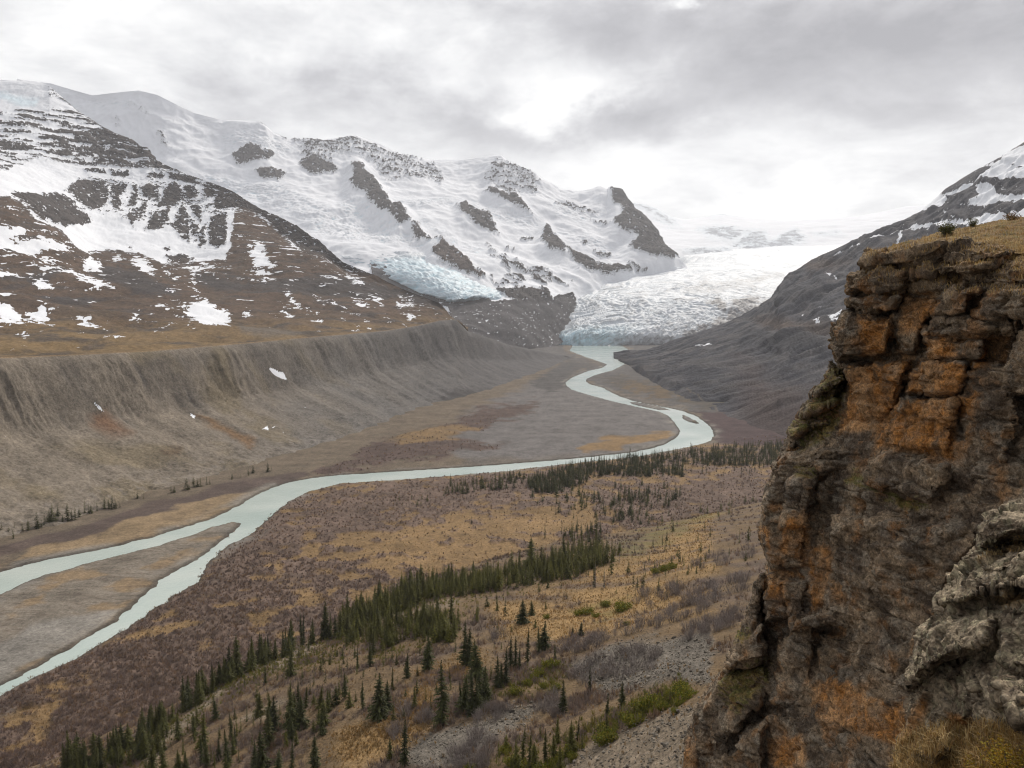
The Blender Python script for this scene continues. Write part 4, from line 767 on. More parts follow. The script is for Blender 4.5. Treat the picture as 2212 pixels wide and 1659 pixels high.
# break the block faces: leaning slabs, fracture cells, bedding, grain
sl = np.stack([V[:, 0] + .25 * V[:, 2], V[:, 1], V[:, 2] - .10 * V[:, 0]], 1)
W = np.stack([fbm(V, 1.6, 3, 201), fbm(V, 1.6, 3, 202), fbm(V, 1.6, 3, 203)], 1)
px, py = proj(V)
bed = fbm(sl, (2.2, 2.2, .10), 4, 206); lay = sstep(730, 640, py) * sstep(1700, 1900, px)
a1, i1 = facet(sl + W * .10, (1.9, 1.9, .95), 204, .14, .07); a2, i2 = facet(sl + W * .05, (.9, .9, .40), 205, .11, .10); a3, i3 = facet(sl + W * .02, (.30, .30, .15), 217, .042, .14)
D = fbm(V, 2.6, 3, 207) * .10 + a1 + a2 + a3 + bed * (.035 + .08 * lay) + fbm(V, .10, 3, 209, gain=.7) * .018
zz = sl[:, 2] + fbm(V, 1.5, 3, 220) * .22; sw = (zz / .62) % 1.; sw2 = (zz / .23 + .3) % 1.; xx = sl[:, 0] + .5 * sl[:, 1] + fbm(V, 1.7, 3, 262) * .3; sv = (xx / 1.35) % 1.; g1 = sstep(-.25, .25, fbm(V, 2.0, 2, 263)); g2 = sstep(-.1, .35, fbm(V, 1.6, 2, 264))
D += (sw - .5) * .15 * g1 + (sw2 - .5) * .05 * (1 - g1) + (sv - .5) * .13 * g2
eA = cell(sl + W * .25, (2.6, 2.6, 1.35), 218)[1]; eB = cell(sl + W * .15, (1.2, 1.2, .5), 219)[1]; D -= sstep(.035, .0, eA) * .17 + sstep(.03, 0, eB) * .07
V = V + N * D[:, None]; N2 = vnorm(V, F4); px, py = proj(V)
grey = np.array([.235, .172, .11]); dark = np.array([.062, .045, .031]); rust = np.array([.32, .14, .036]); rust2 = np.array([.40, .225, .10])
V = relax(V, F4, 1, .35); n1 = fbm(V, 1.1, 4, 211); n2 = fbm(V, .35, 4, 212); n3 = fbm(sl, (.9, .9, 3.2), 4, 213)
col = mix(np.tile(dark * 1.25, (len(V), 1)), np.tile(grey, (len(V), 1)), sstep(-.5, .6, n1 + .4 * n2))
RU = [Z(9, q) for q in ([(1130,320),(1360,330),(1330,560),(1150,590)], [(1440,200),(1660,210),(1560,420),(1400,440)], [(1580,440),(1780,440),(1780,580),(1600,590)], [(1060,640),(1490,600),(1440,720),(1390,900),(1250,1100),(1220,1060),(1000,1090),(1050,860)], [(1450,720),(1540,605),(1850,615),(1800,825),(1440,815)], [(1310,1010),(1440,860),(1900,800),(1860,960),(1770,1000),(1770,1260),(1500,1200),(1255,1180),(1250,1110)], [(1960,470),(2120,450),(2080,600),(1900,660),(1800,760)])]
RU += [Z(8, q) for q in ([(810,260),(850,200),(955,222),(950,400),(905,600),(820,650)], [(570,385),(800,395),(800,430),(570,405)], [(530,440),(680,430),(660,560),(530,560)], [(870,1100),(1050,1080),(1200,1200),(1450,1250),(1410,1520),(1150,1430),(850,1330)], [(560,1480),(760,1450),(800,1659),(560,1659)], [(20,1560),(70,1480),(80,1659),(0,1659)], [(500,100),(570,110),(590,300),(540,220)], [(690,20),(830,20),(810,330),(620,250)], [(960,460),(1060,500),(1080,560),(970,540)])]
ru = usdf(px + n1 * 14 + n2 * 8, py + n3 * 12 + n2 * 6, RU, 40)
rm_ = sstep(-6, 6, ru + n3 * 7) * (.60 + .4 * sstep(-.3, .3, n2))
col = mix(col, mix(np.tile(rust, (len(V), 1)), np.tile(rust2, (len(V), 1)), sstep(-.3, .4, n3)), rm_)
col *= (.75 + .5 * i2)[:, None]; col = mix(col, np.tile(rust * .8, (len(V), 1)), sstep(.05, .5, fbm(V, .8, 4, 214)) * .5 * (1 - rm_))
stain = sstep(.12, .45, fbm(sl, (.5, .5, 4.0), 4, 215)); col = mix(col, np.tile(dark, (len(V), 1)), stain * .5)
lich = sstep(.15, .5, fbm(V, .5, 4, 216) + .25 * sstep(0, .6, N2[:, 2])); col = mix(col, np.tile([.25, .215, .165], (len(V), 1)), lich * .42 * (1 - rm_ * .8))
up = sstep(.35, .75, N2[:, 2] + n2 * .25); tz_ = sstep(650, 560, py)
mossz = np.clip(usdf(px + n1 * 12, py + n2 * 10, [Z(9, q) for q in ([(690,1060),(830,880),(960,640),(1060,700),(1010,1000),(940,1110),(760,1180)], [(1050,1400),(1100,1340),(1180,1360),(1160,1420)], [(740,1300),(870,1320),(860,1350),(740,1340)], [(1200,1440),(1600,1540),(1500,1580),(1300,1520)])] + [Z(8, q) for q in ([(270,1060),(420,980),(560,960),(540,1100),(440,1180),(360,1300),(250,1180)], [(330,780),(420,760),(420,800),(340,830)])], 30) / 8., -1, 1)
moss = np.clip(up * .75 * (sstep(-.2, .4, n1) + .5) * (mossz > -1) + sstep(-.4, .6, mossz + n2) * sstep(-.1, .4, N2[:, 2] + .1), 0, 1)
col = mix(col, mix(np.tile([.16, .11, .03], (len(V), 1)), np.tile([.10, .095, .022], (len(V), 1)), sstep(-.3, .3, n2)), moss * .85)
lip = tz_ * sstep(.15, .6, N2[:, 2]); col = mix(col, np.tile([.19, .125, .06], (len(V), 1)), lip * .5)
# fine rock material
def rockmat(name, g=1.0):
    m, nt, b = newmat(name); k = NT(nt); c = k.attr('col', True)
    a1 = k.noise(.22, 7, .72); a2 = k.noise(.045, 5, .7); vo = k.voro(.075); vo2 = k.voro(.03)
    f = k.math('MULTIPLY', k.rng(k.noise(.11, 5, .7), .32, .68, .35, 1.65), k.rng(a2, .32, .68, .45, 1.55))
    x = k.n('VectorMath', operation='SCALE'); k.l(c, x.inputs[0]); k.l(f, x.inputs['Scale'])
    sp = k.math('MULTIPLY', k.rng(vo, .30, .12, 0, 1), k.rng(k.noise(.5, 4, .6), .48, .62, 0, 1)); sp2 = k.math('MULTIPLY', k.rng(vo2, .30, .14, 0, 1), k.rng(k.noise(.3, 4, .6), .5, .64, 0, 1))
    cc = k.mixc(k.math('MULTIPLY', sp, .6), x.outputs[0], (.30 * g, .285 * g, .235 * g)); cc = k.mixc(k.math('MULTIPLY', sp2, .55), cc, (.33 * g, .31 * g, .26 * g))
    cc = k.mixc(k.math('MULTIPLY', k.rng(k.voro(.11), .22, .10, 0, 1), .7), cc, (.03, .027, .025))
    k.l(cc, b.inputs['Base Color']); b.inputs['Roughness'].default_value = .9; b.inputs['Specular IOR Level'].default_value = .2
    n_ = k.bump(a1, .5, .05, None); k.bump(a2, .9, .035, b, n_); return m
M_rock = rockmat('cliff_rock')
cliff = mesh('rock_cliff', V, F4, M_rock, attrs={'col': np.clip(col, .008, 1)})
tag(cliff, 'tall rusty brown layered cliff with cracked overhanging blocks and a grassy top', 'cliff')
BR['cliff'] = bvh(cliff)

# ---- turf lying over the cliff top (a part of the cliff)
pxs = np.arange(1858, 2760, 2.2)
def turf(rows_, n, seed):
    G = crom([row(r, pxs, 21) for r in rows_], n); G = np.concatenate([G, [behind(G[-1], 2, .8), behind(G[-1], 6, 5)]]); V = G.reshape(-1, 3)
    V[:, 2] += fbm(V, 1.3, 4, seed) * .22 + fbm(V, .35, 3, seed + 1) * .07; n1 = fbm(V, 1.1, 4, seed + 2); n2 = fbm(V, (.5, .5, .2), 3, seed + 3)
    c = mix(np.tile([.17, .105, .045], (len(V), 1)), np.tile([.24, .155, .06], (len(V), 1)), sstep(-.3, .3, n1)); c = mix(c, np.tile([.12, .11, .03], (len(V), 1)), sstep(.1, .4, n2) * .6)
    c = mix(c, np.tile([.06, .045, .03], (len(V), 1)), sstep(.1, .5, fbm(V, (.6, .6, .15), 3, seed + 4)) * .7); return G, V, c
M_turf = terrain_mat('turf', .12, 1.4, bumpd=.1, speck=.6)
TF = []
for rows_, n, sd_ in (([[(1858,566,30.4),(1900,552,29.8),(1975,534,29.2),(2048,527,28.4),(2130,534,27),(2190,550,26),(2212,552,25.8),(2760,500,22)], [(1858,562,30.8),(1950,528,31.3),(2015,515,32),(2100,503,32),(2212,497,31),(2760,440,29)], [(1858,560,31.2),(1900,546,32),(1975,520,35),(2015,507,37),(2058,497,38),(2108,487,39),(2212,470,40),(2760,380,42)]], [40, 60], 221),
                      ([[(1858,700,27.2),(2040,660,25.4),(2091,634,24.4),(2150,616,23.3),(2212,612,22.2),(2760,560,17)], [(1858,690,28.5),(2040,640,26.6),(2091,622,26.4),(2120,602,26.2),(2150,586,26),(2212,552,25.8),(2760,470,23)]], [50], 231)):
    G, Vt, ct = turf(rows_, n, sd_)
    if sd_ == 231: kp = pxs > 2060
    else: kp = pxs > 0
    G2 = Vt.reshape(G.shape)[:, kp]; cc = ct.reshape(G.shape)[:, kp].reshape(-1, 3)
    t_ = mesh('turf', G2.reshape(-1, 3), gridf(G2.shape[0], G2.shape[1]), M_turf, cliff, attrs={'col': np.clip(cc, .01, 1)}); TF.append(t_)

# ---- nearer outcrop at the right edge
B = []
def dn(px, py): return np.interp(px, [1700, 1950, 2212, 2700], [13.6, 12.2, 10.2, 7.]) - np.clip((np.asarray(py) - 1060) / 600., 0, 1.6) * 2.6
def nb(k_, pts, proud=.3, thick=2.5, bevel=.3, inset=10): B.append(prism(Z(k_, pts) if k_ else pts, dn, proud, thick, bevel, inset, len(B) + 60))
nb(8, [(1480,1240),(1580,1120),(1466,1150),(1472,1050),(1530,880),(1565,770),(1680,655),(1660,590),(1750,480),(1775,390),(1920,250),(2212,160),(2800,100),(2800,2600),(1400,2600),(1420,1480),(1490,1400)], .0, 3.5, .4, 16)
nb(8, [(1925,240),(1932,110),(2000,45),(2212,0),(2700,-120),(2700,140),(2212,150),(2060,200)], .25, 2, .35, 9)
nb(8, [(1660,585),(1750,480),(1775,390),(1900,280),(2212,220),(2700,180),(2700,460),(2212,520),(2000,560),(1760,640)], .35, 2, .5, 16)
nb(8, [(1570,780),(1700,650),(1980,570),(2100,640),(2000,900),(1800,960),(1560,1080),(1480,1130),(1475,1050)], .4, 2, .6, 18)
nb(8, [(2000,600),(2212,540),(2700,520),(2700,1050),(2212,1080),(2020,1010),(1990,800)], .5, 2, .6, 18)
nb(8, [(1585,1130),(1800,970),(1980,940),(1990,1100),(1960,1260),(1840,1400),(1600,1420),(1570,1300)], .35, 2, .6, 16)
nb(8, [(1980,1110),(2060,1070),(2230,1090),(2260,1230),(2180,1290),(2020,1250)], .75, 2, .45, 12)
nb(8, [(2130,1300),(2200,1260),(2500,1240),(2500,1400),(2180,1380)], .8, 2, .4, 10)
nb(8, [(1500,1500),(1570,1380),(1700,1400),(1760,1520),(1640,1640),(1510,1600)], .5, 2, .4, 10)
V, N, F4 = fuse(B, .018); N = vnorm(V, F4)
sl = np.stack([V[:, 0] * .8 + .6 * V[:, 2], V[:, 1], V[:, 2] * .8 - .6 * V[:, 0]], 1); W = np.stack([fbm(V, .7, 3, 241), fbm(V, .7, 3, 242), fbm(V, .7, 3, 243)], 1)
a1, i1 = facet(sl + W * .06, (.95, .95, .5), 244, .10, .12); a2, i2 = facet(sl + W * .03, (.30, .30, .15), 245, .065, .20); a3, i3 = facet(sl + W * .01, (.11, .11, .06), 254, .024, .25)
D = fbm(V, 1.1, 4, 246) * .06 + a1 + a2 + a3 + fbm(sl, (.8, .8, .05), 4, 247) * .012 - sstep(.035, 0, cell(sl + W * .15, (.9, .9, .42), 255)[1]) * .06 + fbm(V, .06, 3, 248, gain=.7) * .012
V = V + N * D[:, None]; N2 = vnorm(V, F4); px, py = proj(V); n1 = fbm(V, .5, 4, 251); n2 = fbm(V, .16, 4, 252)
col = mix(np.tile([.10, .074, .05], (len(V), 1)), np.tile([.285, .228, .157], (len(V), 1)), sstep(-.3, .35, n1 + .5 * n2 + .25 * N2[:, 2]))
col = mix(col, np.tile([.25, .235, .145], (len(V), 1)), sstep(.14, .42, fbm(V, .16, 4, 253) + .1 * sstep(1560, 1400, px * 0 + py)) * .45)
ru = usdf(px + n1 * 14, py + n2 * 10, [Z(8, q) for q in ([(1500,1260),(1560,1180),(1590,1300),(1560,1420),(1440,1470),(1430,1430)], [(1420,1440),(1540,1420),(1520,1520),(1400,1500)], [(1700,1300),(1860,1340),(1850,1400),(1700,1420)])], 30); col = mix(col, np.tile([.26, .115, .03], (len(V), 1)), sstep(-7, 7, ru) * .8)
gz = usdf(px + n1 * 16, py + n2 * 10, [Z(8, q) for q in ([(1900,300),(2010,250),(2212,140),(2700,60),(2700,190),(2212,235),(2000,290),(1930,330)], [(1990,560),(2080,520),(2212,530),(2212,590),(2060,610)])], 30)
turfm = sstep(-5, 6, gz); col = mix(col, np.tile([.23, .155, .075], (len(V), 1)), turfm * .9)
fl_ = sstep(1560, 1640, py + n1 * 20 + (px - 2050) * .12); col = mix(col, np.tile([.21, .145, .07], (len(V), 1)), fl_ * .85)
oc = mesh('rock_outcrop', V, F4, rockmat('outcrop_rock', 1.15), attrs={'col': np.clip(col, .008, 1)})
tag(oc, 'near lichen covered grey outcrop with dry grass at its foot', 'rock outcrop')
BR['outcrop'] = bvh(oc)

# ---- dry grass: blades on the turf and at the foot of the outcrop
def blades(pts, hts, w, lean, seed, cols):
    r = np.random.default_rng(seed); n = len(pts); a = r.uniform(0, 6.283, n); h = hts * r.uniform(.5, 1.25, n); ln = lean * r.uniform(.1, 1.3, n) * h
    dx = np.stack([np.cos(a), np.sin(a), 0 * a], 1); sx = np.stack([-np.sin(a), np.cos(a), 0 * a], 1) * (w * r.uniform(.6, 1.4, n))[:, None]; up = np.array([0, 0, 1.])
    mid = pts + dx * (ln * .3)[:, None] + up * (h * .6)[:, None]; tip = pts + dx * ln[:, None] + up * (h * (1 - .35 * np.minimum(ln / h, 1)))[:, None]
    V = np.stack([pts - sx, pts + sx, mid + sx * .7, mid - sx * .7, tip], 1).reshape(-1, 3); i = np.arange(n)[:, None] * 5
    c = cols[r.integers(0, len(cols), n)] * r.uniform(.7, 1.3, n)[:, None]; return V, i + np.array([[0, 1, 2, 3]]), i + np.array([[3, 2, 4]]), np.repeat(c, 5, 0)
def leafmat(name, trans=.25, per_obj=False):
    m, nt, b = newmat(name); k = NT(nt); c = k.attr('col', True)
    nz = k.noise(.25, 3); f = k.rng(nz, .3, .7, .75, 1.25)
    if per_obj: f = k.math('MULTIPLY', f, k.rng(k.n('ObjectInfo').outputs['Random'], 0, 1, .75, 1.3))
    x = k.n('VectorMath', operation='SCALE'); k.l(c, x.inputs[0]); k.l(f, x.inputs['Scale'])
    k.l(x.outputs[0], b.inputs['Base Color']); b.inputs['Roughness'].default_value = .8; b.inputs['Specular IOR Level'].default_value = .15
    tr = k.n('BsdfTranslucent'); k.l(x.outputs[0], tr.inputs[0]); ms = k.n('MixShader'); ms.inputs[0].default_value = trans; k.l(b.outputs[0], ms.inputs[1]); k.l(tr.outputs[0], ms.inputs[2])
    k.l(ms.outputs[0], [n for n in nt.nodes if n.type == 'OUTPUT_MATERIAL'][0].inputs[0]); return m
M_grass = leafmat('dry_grass', .3)
gc = np.array([[.46, .33, .15], [.52, .39, .20], [.36, .23, .10], [.38, .25, .085], [.27, .16, .06]])
r = np.random.default_rng(90); PT, HT = [], []
tfb = [bvh(t_) for t_ in TF] + [BR['cliff'], BR['outcrop']]
def seedpts(n, fx, fy, trees, gate=None):
    o = []
    for _ in range(n):
        q = hit(trees, fx(), fy())
        if q and (gate is None or gate(q)): o.append(np.array(q[0]))
    return np.array(o) if o else np.zeros((0, 3))
pt = seedpts(12000, lambda: r.uniform(1870, 2260), lambda: r.uniform(466, 640), tfb, lambda q: q[1].z > .3 or q[1].z < -.3 and False)
PT.append(pt); HT.append(.10 + .16 * sstep(.0, .4, fbm(pt, .7, 3, 261)))
pt = seedpts(3500, lambda: r.uniform(1960, 2260), lambda: r.uniform(1120, 1320), [BR['outcrop']], lambda q: abs(q[1].z) > .45 and float(usdf(np.array([proj(np.array([q[0]]))[0][0]]), np.array([proj(np.array([q[0]]))[1][0]]), [Z(8, [(1900,300),(2010,250),(2212,140),(2700,60),(2700,190),(2212,235),(2000,290),(1930,330)])], 30)[0]) > -4)
PT.append(pt); HT.append(np.full(len(pt), .07))
def foot():
    x = r.uniform(1890, 2260); return x
q_ = []
for _ in range(9000):
    x = foot(); y = r.uniform(1590 - 25 * math.sin((x - 1950) / 90.) + max(0, (1960 - x) * .7), 1760)
    h_ = hit([BR['outcrop'], BR['cliff']], x, y)
    if h_ and h_[0].y < 13: q_.append(np.array(h_[0]))
PT.append(np.array(q_)); HT.append(np.full(len(q_), .17))
pts = np.concatenate(PT); hts = np.concatenate(HT)
Vb, Qb, Tb, cb_ = blades(pts - np.array([0, 0, .01]), hts, .0045 + .004 * (hts < .15), .9, 91, gc)
gs = mesh('dry_grass', Vb, [Qb, Tb], M_grass, smooth=False, attrs={'col': cb_}); tag(gs, 'tawny dry grass growing on the cliff top and outcrop', kind='stuff')

# ---- small leafy plants on the rocks: each a woody base with leaf clusters
def bushmesh(nm, rad, h, nleaf, leaf, cols, seed, stems=14):
    r = np.random.default_rng(seed); V, Q, C = [], [], []; o = 0; SV, SQ = [], []; so_ = 0
    for s_ in range(stems):
        a = r.uniform(0, 6.283); tip = np.array([math.cos(a) * rad * r.uniform(.2, .95), math.sin(a) * rad * r.uniform(.2, .95), h * r.uniform(.5, 1.0)])
        b0 = np.array([math.cos(a), math.sin(a), 0]) * rad * .08
        s1 = np.cross(tip - b0, [0.3, .2, 1.]); s1 = s1 / (np.linalg.norm(s1) + 1e-6) * h * .012; s2 = np.cross(tip - b0, s1); s2 = s2 / (np.linalg.norm(s2) + 1e-6) * h * .012
        SV += [b0 + s1, b0 + s2, b0 - s1 - s2, tip + s1 * .3, tip + s2 * .3, tip - (s1 + s2) * .3]; SQ += [[so_, so_ + 1, so_ + 4, so_ + 3], [so_ + 1, so_ + 2, so_ + 5, so_ + 4], [so_ + 2, so_, so_ + 3, so_ + 5]]; so_ += 6
        for l_ in range(nleaf // stems):
            t = r.uniform(.25, 1.05); p = b0 + (tip - b0) * t + r.normal(size=3) * np.array([1, 1, .7]) * rad * .17
            u = r.normal(size=3); u /= np.linalg.norm(u); v = np.cross(u, r.normal(size=3)); v /= np.linalg.norm(v) + 1e-6; L = leaf * r.uniform(.6, 1.4)
            V += [p - u * L, p - v * L * .45, p + u * L, p + v * L * .45]; Q.append([o, o + 1, o + 2, o + 3]); o += 4; C += [cols[r.integers(len(cols))] * r.uniform(.7, 1.3)] * 4
    return np.array(V), np.array(Q), np.array(C), np.array(SV), np.array(SQ)
m, nt, b = newmat('twig_bark'); k = NT(nt); k.l(k.mixc(k.noise(.3, 4), (.085, .07, .062), (.16, .135, .12)), b.inputs['Base Color']); b.inputs['Roughness'].default_value = .9; M_bark = m
M_leaf = leafmat('leaf', .3)
def plant(name, px_, py_, trees, rad, h, nleaf, leaf, cols, seed, label, cat, group=None, sink=.03, stems=14):
    q = hit(trees, px_, py_)
    if not q: return None
    v, qd, c, sv, sq = bushmesh(name, rad, h, nleaf, leaf, np.array(cols), seed, stems)
    e_ = link(bpy.data.objects.new(name, None)); e_.location = (q[0].x, q[0].y, q[0].z - sink); e_.empty_display_size = .3
    mesh('foliage', v, qd, M_leaf, e_, smooth=False, attrs={'col': c}); mesh('stem', sv, sq, M_bark, e_)
    return tag(e_, label, cat, group)
yc = [[.36, .22, .03], [.28, .19, .025], [.22, .12, .02], [.32, .26, .05]]; oc_ = [[.09, .10, .03], [.13, .12, .04], [.10, .085, .05]]
NR = [BR['outcrop'], BR['cliff']]
plant('yellow_shrub', 2190, 1690, NR, .30, .34, 4200, .013, yc, 1, 'bright yellow leafy shrub in the bottom corner of the photo', 'shrub', stems=40)
plant('yellow_shrub', 2110, 1668, NR, .15, .15, 1500, .012, yc, 2, 'low rusty yellow shrub tucked in dry grass below the outcrop', 'shrub', stems=24)
plant('cushion_shrub', 2042, 506, tfb, .42, .5, 1400, .035, oc_, 3, 'grey green cushion shrub on the cliff top where the turf meets the sky', 'shrub', stems=24)
plant('cushion_shrub', 2101, 490, tfb, .25, .45, 500, .03, oc_, 4, 'thin upright shrub between two others on the cliff top skyline', 'shrub', stems=18)
plant('cushion_shrub', 2184, 476, tfb, .45, .35, 900, .03, [[.20, .11, .05], [.12, .09, .04]], 5, 'brown low shrub highest along the cliff top skyline', 'shrub', stems=20)
# ================================================================== conifers
def conifer(seed, levels, per, R_, detail, slim=1.0, ragged=.3, top=1.0, base=.05):
    r = np.random.default_rng(seed); V, T, C = [], [], []; o = 0
    # many short drooping sprays on whorled boughs
    for li in range(levels):
        t = li / (levels - 1.); z = base + (1 - base) * t ** .92; rad = R_ * slim * ((1 - t) ** .8 * (.9 + .1 * math.sin(t * 9 + seed)) + .035)
        for b_ in range(per if t < .85 else max(3, per - 2)):
            if r.random() < ragged * .55: continue
            a = r.uniform(0, 6.283); L = rad * r.uniform(1 - ragged * 1.5, 1.15 + ragged * .4); d = np.array([math.cos(a), math.sin(a), 0]); s = np.array([-d[1], d[0], 0])
            droop = -.30 * L * (1 - t) + .12 * L * t; zz = z + r.uniform(-.012, .012)
            for j in range(detail):
                f0 = j / detail; f1 = (j + 1.25) / detail; wd = L * .24 * (1.15 - f0) * r.uniform(.7, 1.3) + .004
                p0 = d * L * f0 + np.array([0, 0, zz + droop * f0 ** 1.5]); p1 = d * L * f1 + np.array([0, 0, zz + droop * f1 ** 1.5 - r.uniform(0, .012)])
                for sg in (-1, 1):
                    q = p0 + (p1 - p0) * r.uniform(.35, .7) + s * sg * wd + np.array([0, 0, -r.uniform(.2, .9) * wd])
                    V += [p0 + np.array([0, 0, .006]), p1, q]; T.append([o, o + 1, o + 2]); o += 3
                    g = r.uniform(.6, 1.45); C += [np.array([.040, .043, .011]) * g] * 3
    return np.array(V), np.array(T), np.array(C)
def trunkmesh(R_, top=.97, n=6, bare=0):
    V, Q = [], []; hs = [0, .3, .65, top]
    for i, h in enumerate(hs):
        for j in range(n): a = 6.283 * j / n; V.append([math.cos(a) * R_ * (1 - h * .93), math.sin(a) * R_ * (1 - h * .93), h])
    for i in range(len(hs) - 1):
        for j in range(n): Q.append([i * n + j, i * n + (j + 1) % n, (i + 1) * n + (j + 1) % n, (i + 1) * n + j])
    return np.array(V), np.array(Q)
M_needle = leafmat('spruce_needles', .12, True)
trv, trq = trunkmesh(.014)
TRUNK = mesh('trunk', trv, trq, M_bark, make=False)
HI = [conifer(300 + i, 34, 9, R_, 4, 1, rg) for i, (R_, rg) in enumerate(((.17, .22), (.14, .3), (.20, .25), (.115, .35), (.16, .32), (.10, .3)))]
CROWN = [mesh('crown', v, t, M_needle, smooth=False, attrs={'col': c}, make=False) for v, t, c in HI]
MD = [conifer(400 + i, 20, 6, R_, 2, 1, rg) for i, (R_, rg) in enumerate(((.15, .2), (.115, .3), (.18, .25), (.09, .3)))]
MID = []
for v, t, c in MD:
    tv = trv * np.array([1.2, 1.2, .6]); MID.append(mesh('conifer', np.concatenate([v, tv]), [t, trq + len(v)], M_needle, smooth=False, attrs={'col': np.concatenate([c, np.tile([.07, .055, .045], (len(tv), 1))])}, make=False))
ground_trees = [BR['near'], BR['floor'], BR['wall'], BR['right']]
TR = []     # px, base py, height px, width factor, olive, label group, own label
def tree(px_, py_, h, wf=1.0, olive=0.0, grp='', lab=None): TR.append([px_, py_, h, wf, olive, grp, lab])
def zt(k_, lst, grp, olive=0.15):
    for x, y, t_, *rest in lst:
        o = ZO[k_]; tree(x / 3 + o[0], y / 3 + o[1], (y - t_) / 3., rest[0] if rest else 1.0, rest[1] if len(rest) > 1 else olive, grp, rest[2] if len(rest) > 2 else None)
zt(7, [(655,1380,950,1.15,.05,'tallest broad dark spruce standing on golden grass beside the upper scree strip'), (1435,1310,1080,.9,.05,'lone slim spruce in grey brush between the two scree slopes'), (1175,720,560,1.1,.1,'broad spruce on the golden meadow with a smaller one at its right'), (1235,670,570,1.1,.1,'small cone shaped spruce right of a broad spruce on the golden meadow'),
 (1310,900,700,1.2,.1,'bushy double topped spruce at the lower end of the golden meadow'), (1280,910,730,.9,.1,'slim spruce leaning against the bushy spruce of the golden meadow'), (1205,970,735,.55,.1,'pencil thin spruce left of the bushy meadow spruce'), (1385,950,840,1.0,.1,'small dark spruce right of the bushy meadow spruce'), (1500,805,740,1.2,.05,'left one of two little spruces on the open golden meadow'), (1550,800,705,.9,.05,'right one of two little spruces on the open golden meadow'),
 (1010,640,515,.8,.6,'yellow green slim conifer at the left edge of the golden meadow'), (410,1640,1320,.8,.05,'tall narrow spruce rising at the lower left end of the scree strip'), (320,1600,1460,1.1,.5,'short bushy olive conifer left of the narrow spruce by the scree strip'), (1820,1260,1090,.9,.05,'dark spruce rising from the green thicket above the lowest scree'), (1720,1330,1165,.7,.1,'slim spruce left of the dark spruce in the green thicket'), (1610,1175,975,.4,.0,'thin sparse spruce standing on the grey scree')], 'open')
zt(7, [(1065,675,540,.9),(880,1080,810,.85),(800,985,690,.9),(830,990,740,1),(560,1025,765,1),(425,1075,900,.8),(190,1000,830,1),(105,1015,860,1),(240,1335,1030,1),(295,1285,1080,1),(140,1275,1080,1.1),(25,1205,1030,1.1),(1095,1000,790,.8),(1130,1005,790,.8),(1155,1015,860,.9),(580,1310,1180,1),(330,970,850,1.2,.5),(740,905,770,.9),(510,930,800,.8,.6),(650,1080,990,.6)], 'slope')
zt(7, [(800,1285,1050,1),(850,1305,1010,1.1),(900,1265,980,1),(925,1245,985,1),(780,1260,1090,1),(880,1300,1080,1),(940,1200,1040,1)], 'clump')
zt(7, [(1010,1135,910,.9),(1065,1115,870,.9),(970,1085,970,1.1,.2),(1040,1120,960,1),(1000,1110,1000,1)], 'clump2')
zt(7, [(1530,1480,1310,.8),(1215,1690,1410,1.0,.35),(1325,1650,1390,1.0,.25),(1170,1620,1370,.9,.4),(1140,1700,1450,1.0,.6),(1490,1565,1340,.9,.6),(1640,1440,1310,.9,.35),(1400,1500,1310,.9,.6),(1020,1575,1470,1.1,.6),(1070,1540,1430,1.1,.8),(1250,1690,1480,1,.6),(1380,1600,1420,1,.7),(1460,1500,1380,.9,.7),(1100,1720,1560,1.2,.8),(1420,1680,1500,1,.6),(1290,1460,1360,.6,.2),(820,1700,1600,1.2,.7),(1580,1440,1350,1,.6),(1680,1450,1330,.9,.8),(1770,1400,1300,1,.9),(1860,1380,1260,.9,.7),(1920,1330,1200,.9,.9),(1990,1300,1180,1,.8),(2060,1280,1150,.9,.9),(2130,1240,1130,1,.7),(2190,1220,1100,.9,.9),(1560,1530,1400,.8,.5),(1720,1440,1290,.8,.3)], 'thicket')
zt(7, [(1955,490,385,.8),(1920,490,410,.8),(1895,485,365,.8),(2190,325,190,.8),(1700,485,350,.5),(1640,485,295,.5),(1600,405,310,.7),(1750,405,265,.7),(1465,230,175,.8),(1320,168,68,1.0),(2150,125,50,.9),(2110,185,110,.9),(2020,230,160,.8),(1900,265,205,.9),(1965,375,300,.6),(2060,360,310,.7),(2130,380,310,.8,.6),(845,75,25,.6),(1185,50,15,.8)], 'far slope', .2)
zt(6, [(1340,1650,1425,.95,.1),(1475,1650,1385,.9,.1),(1420,1610,1450,.8),(1700,1670,1395,.85),(1650,1670,1470,.9),(1800,1690,1525,1.1),(1895,1655,1470,.9),(2040,1660,1430,1.05),(1780,1425,1180,1.05),(1885,1445,1120,1.05),(1935,1360,1080,1.0),(1960,1400,1180,1.0),(1400,1345,1185,.9),(1720,1115,965,.9),(1650,1095,1030,1.1),(1690,1385,1240,.8),(1560,1425,1320,1.1,.4),(2110,1105,965,.7),(2140,1265,1130,1.1),(2180,1245,1100,1.1),(2090,1440,1280,.8),(1190,1565,1420,.9),(1200,1670,1540,.8,.4),(1940,950,860,.9),(2000,900,820,1),(1295,1310,1255,.9),(1585,1120,1050,.5),(1980,1270,1120,1,.2),(2010,1180,1060,.9),(1500,1380,1290,1,.5)], 'lower slope', .15)
rr = np.random.default_rng(55)
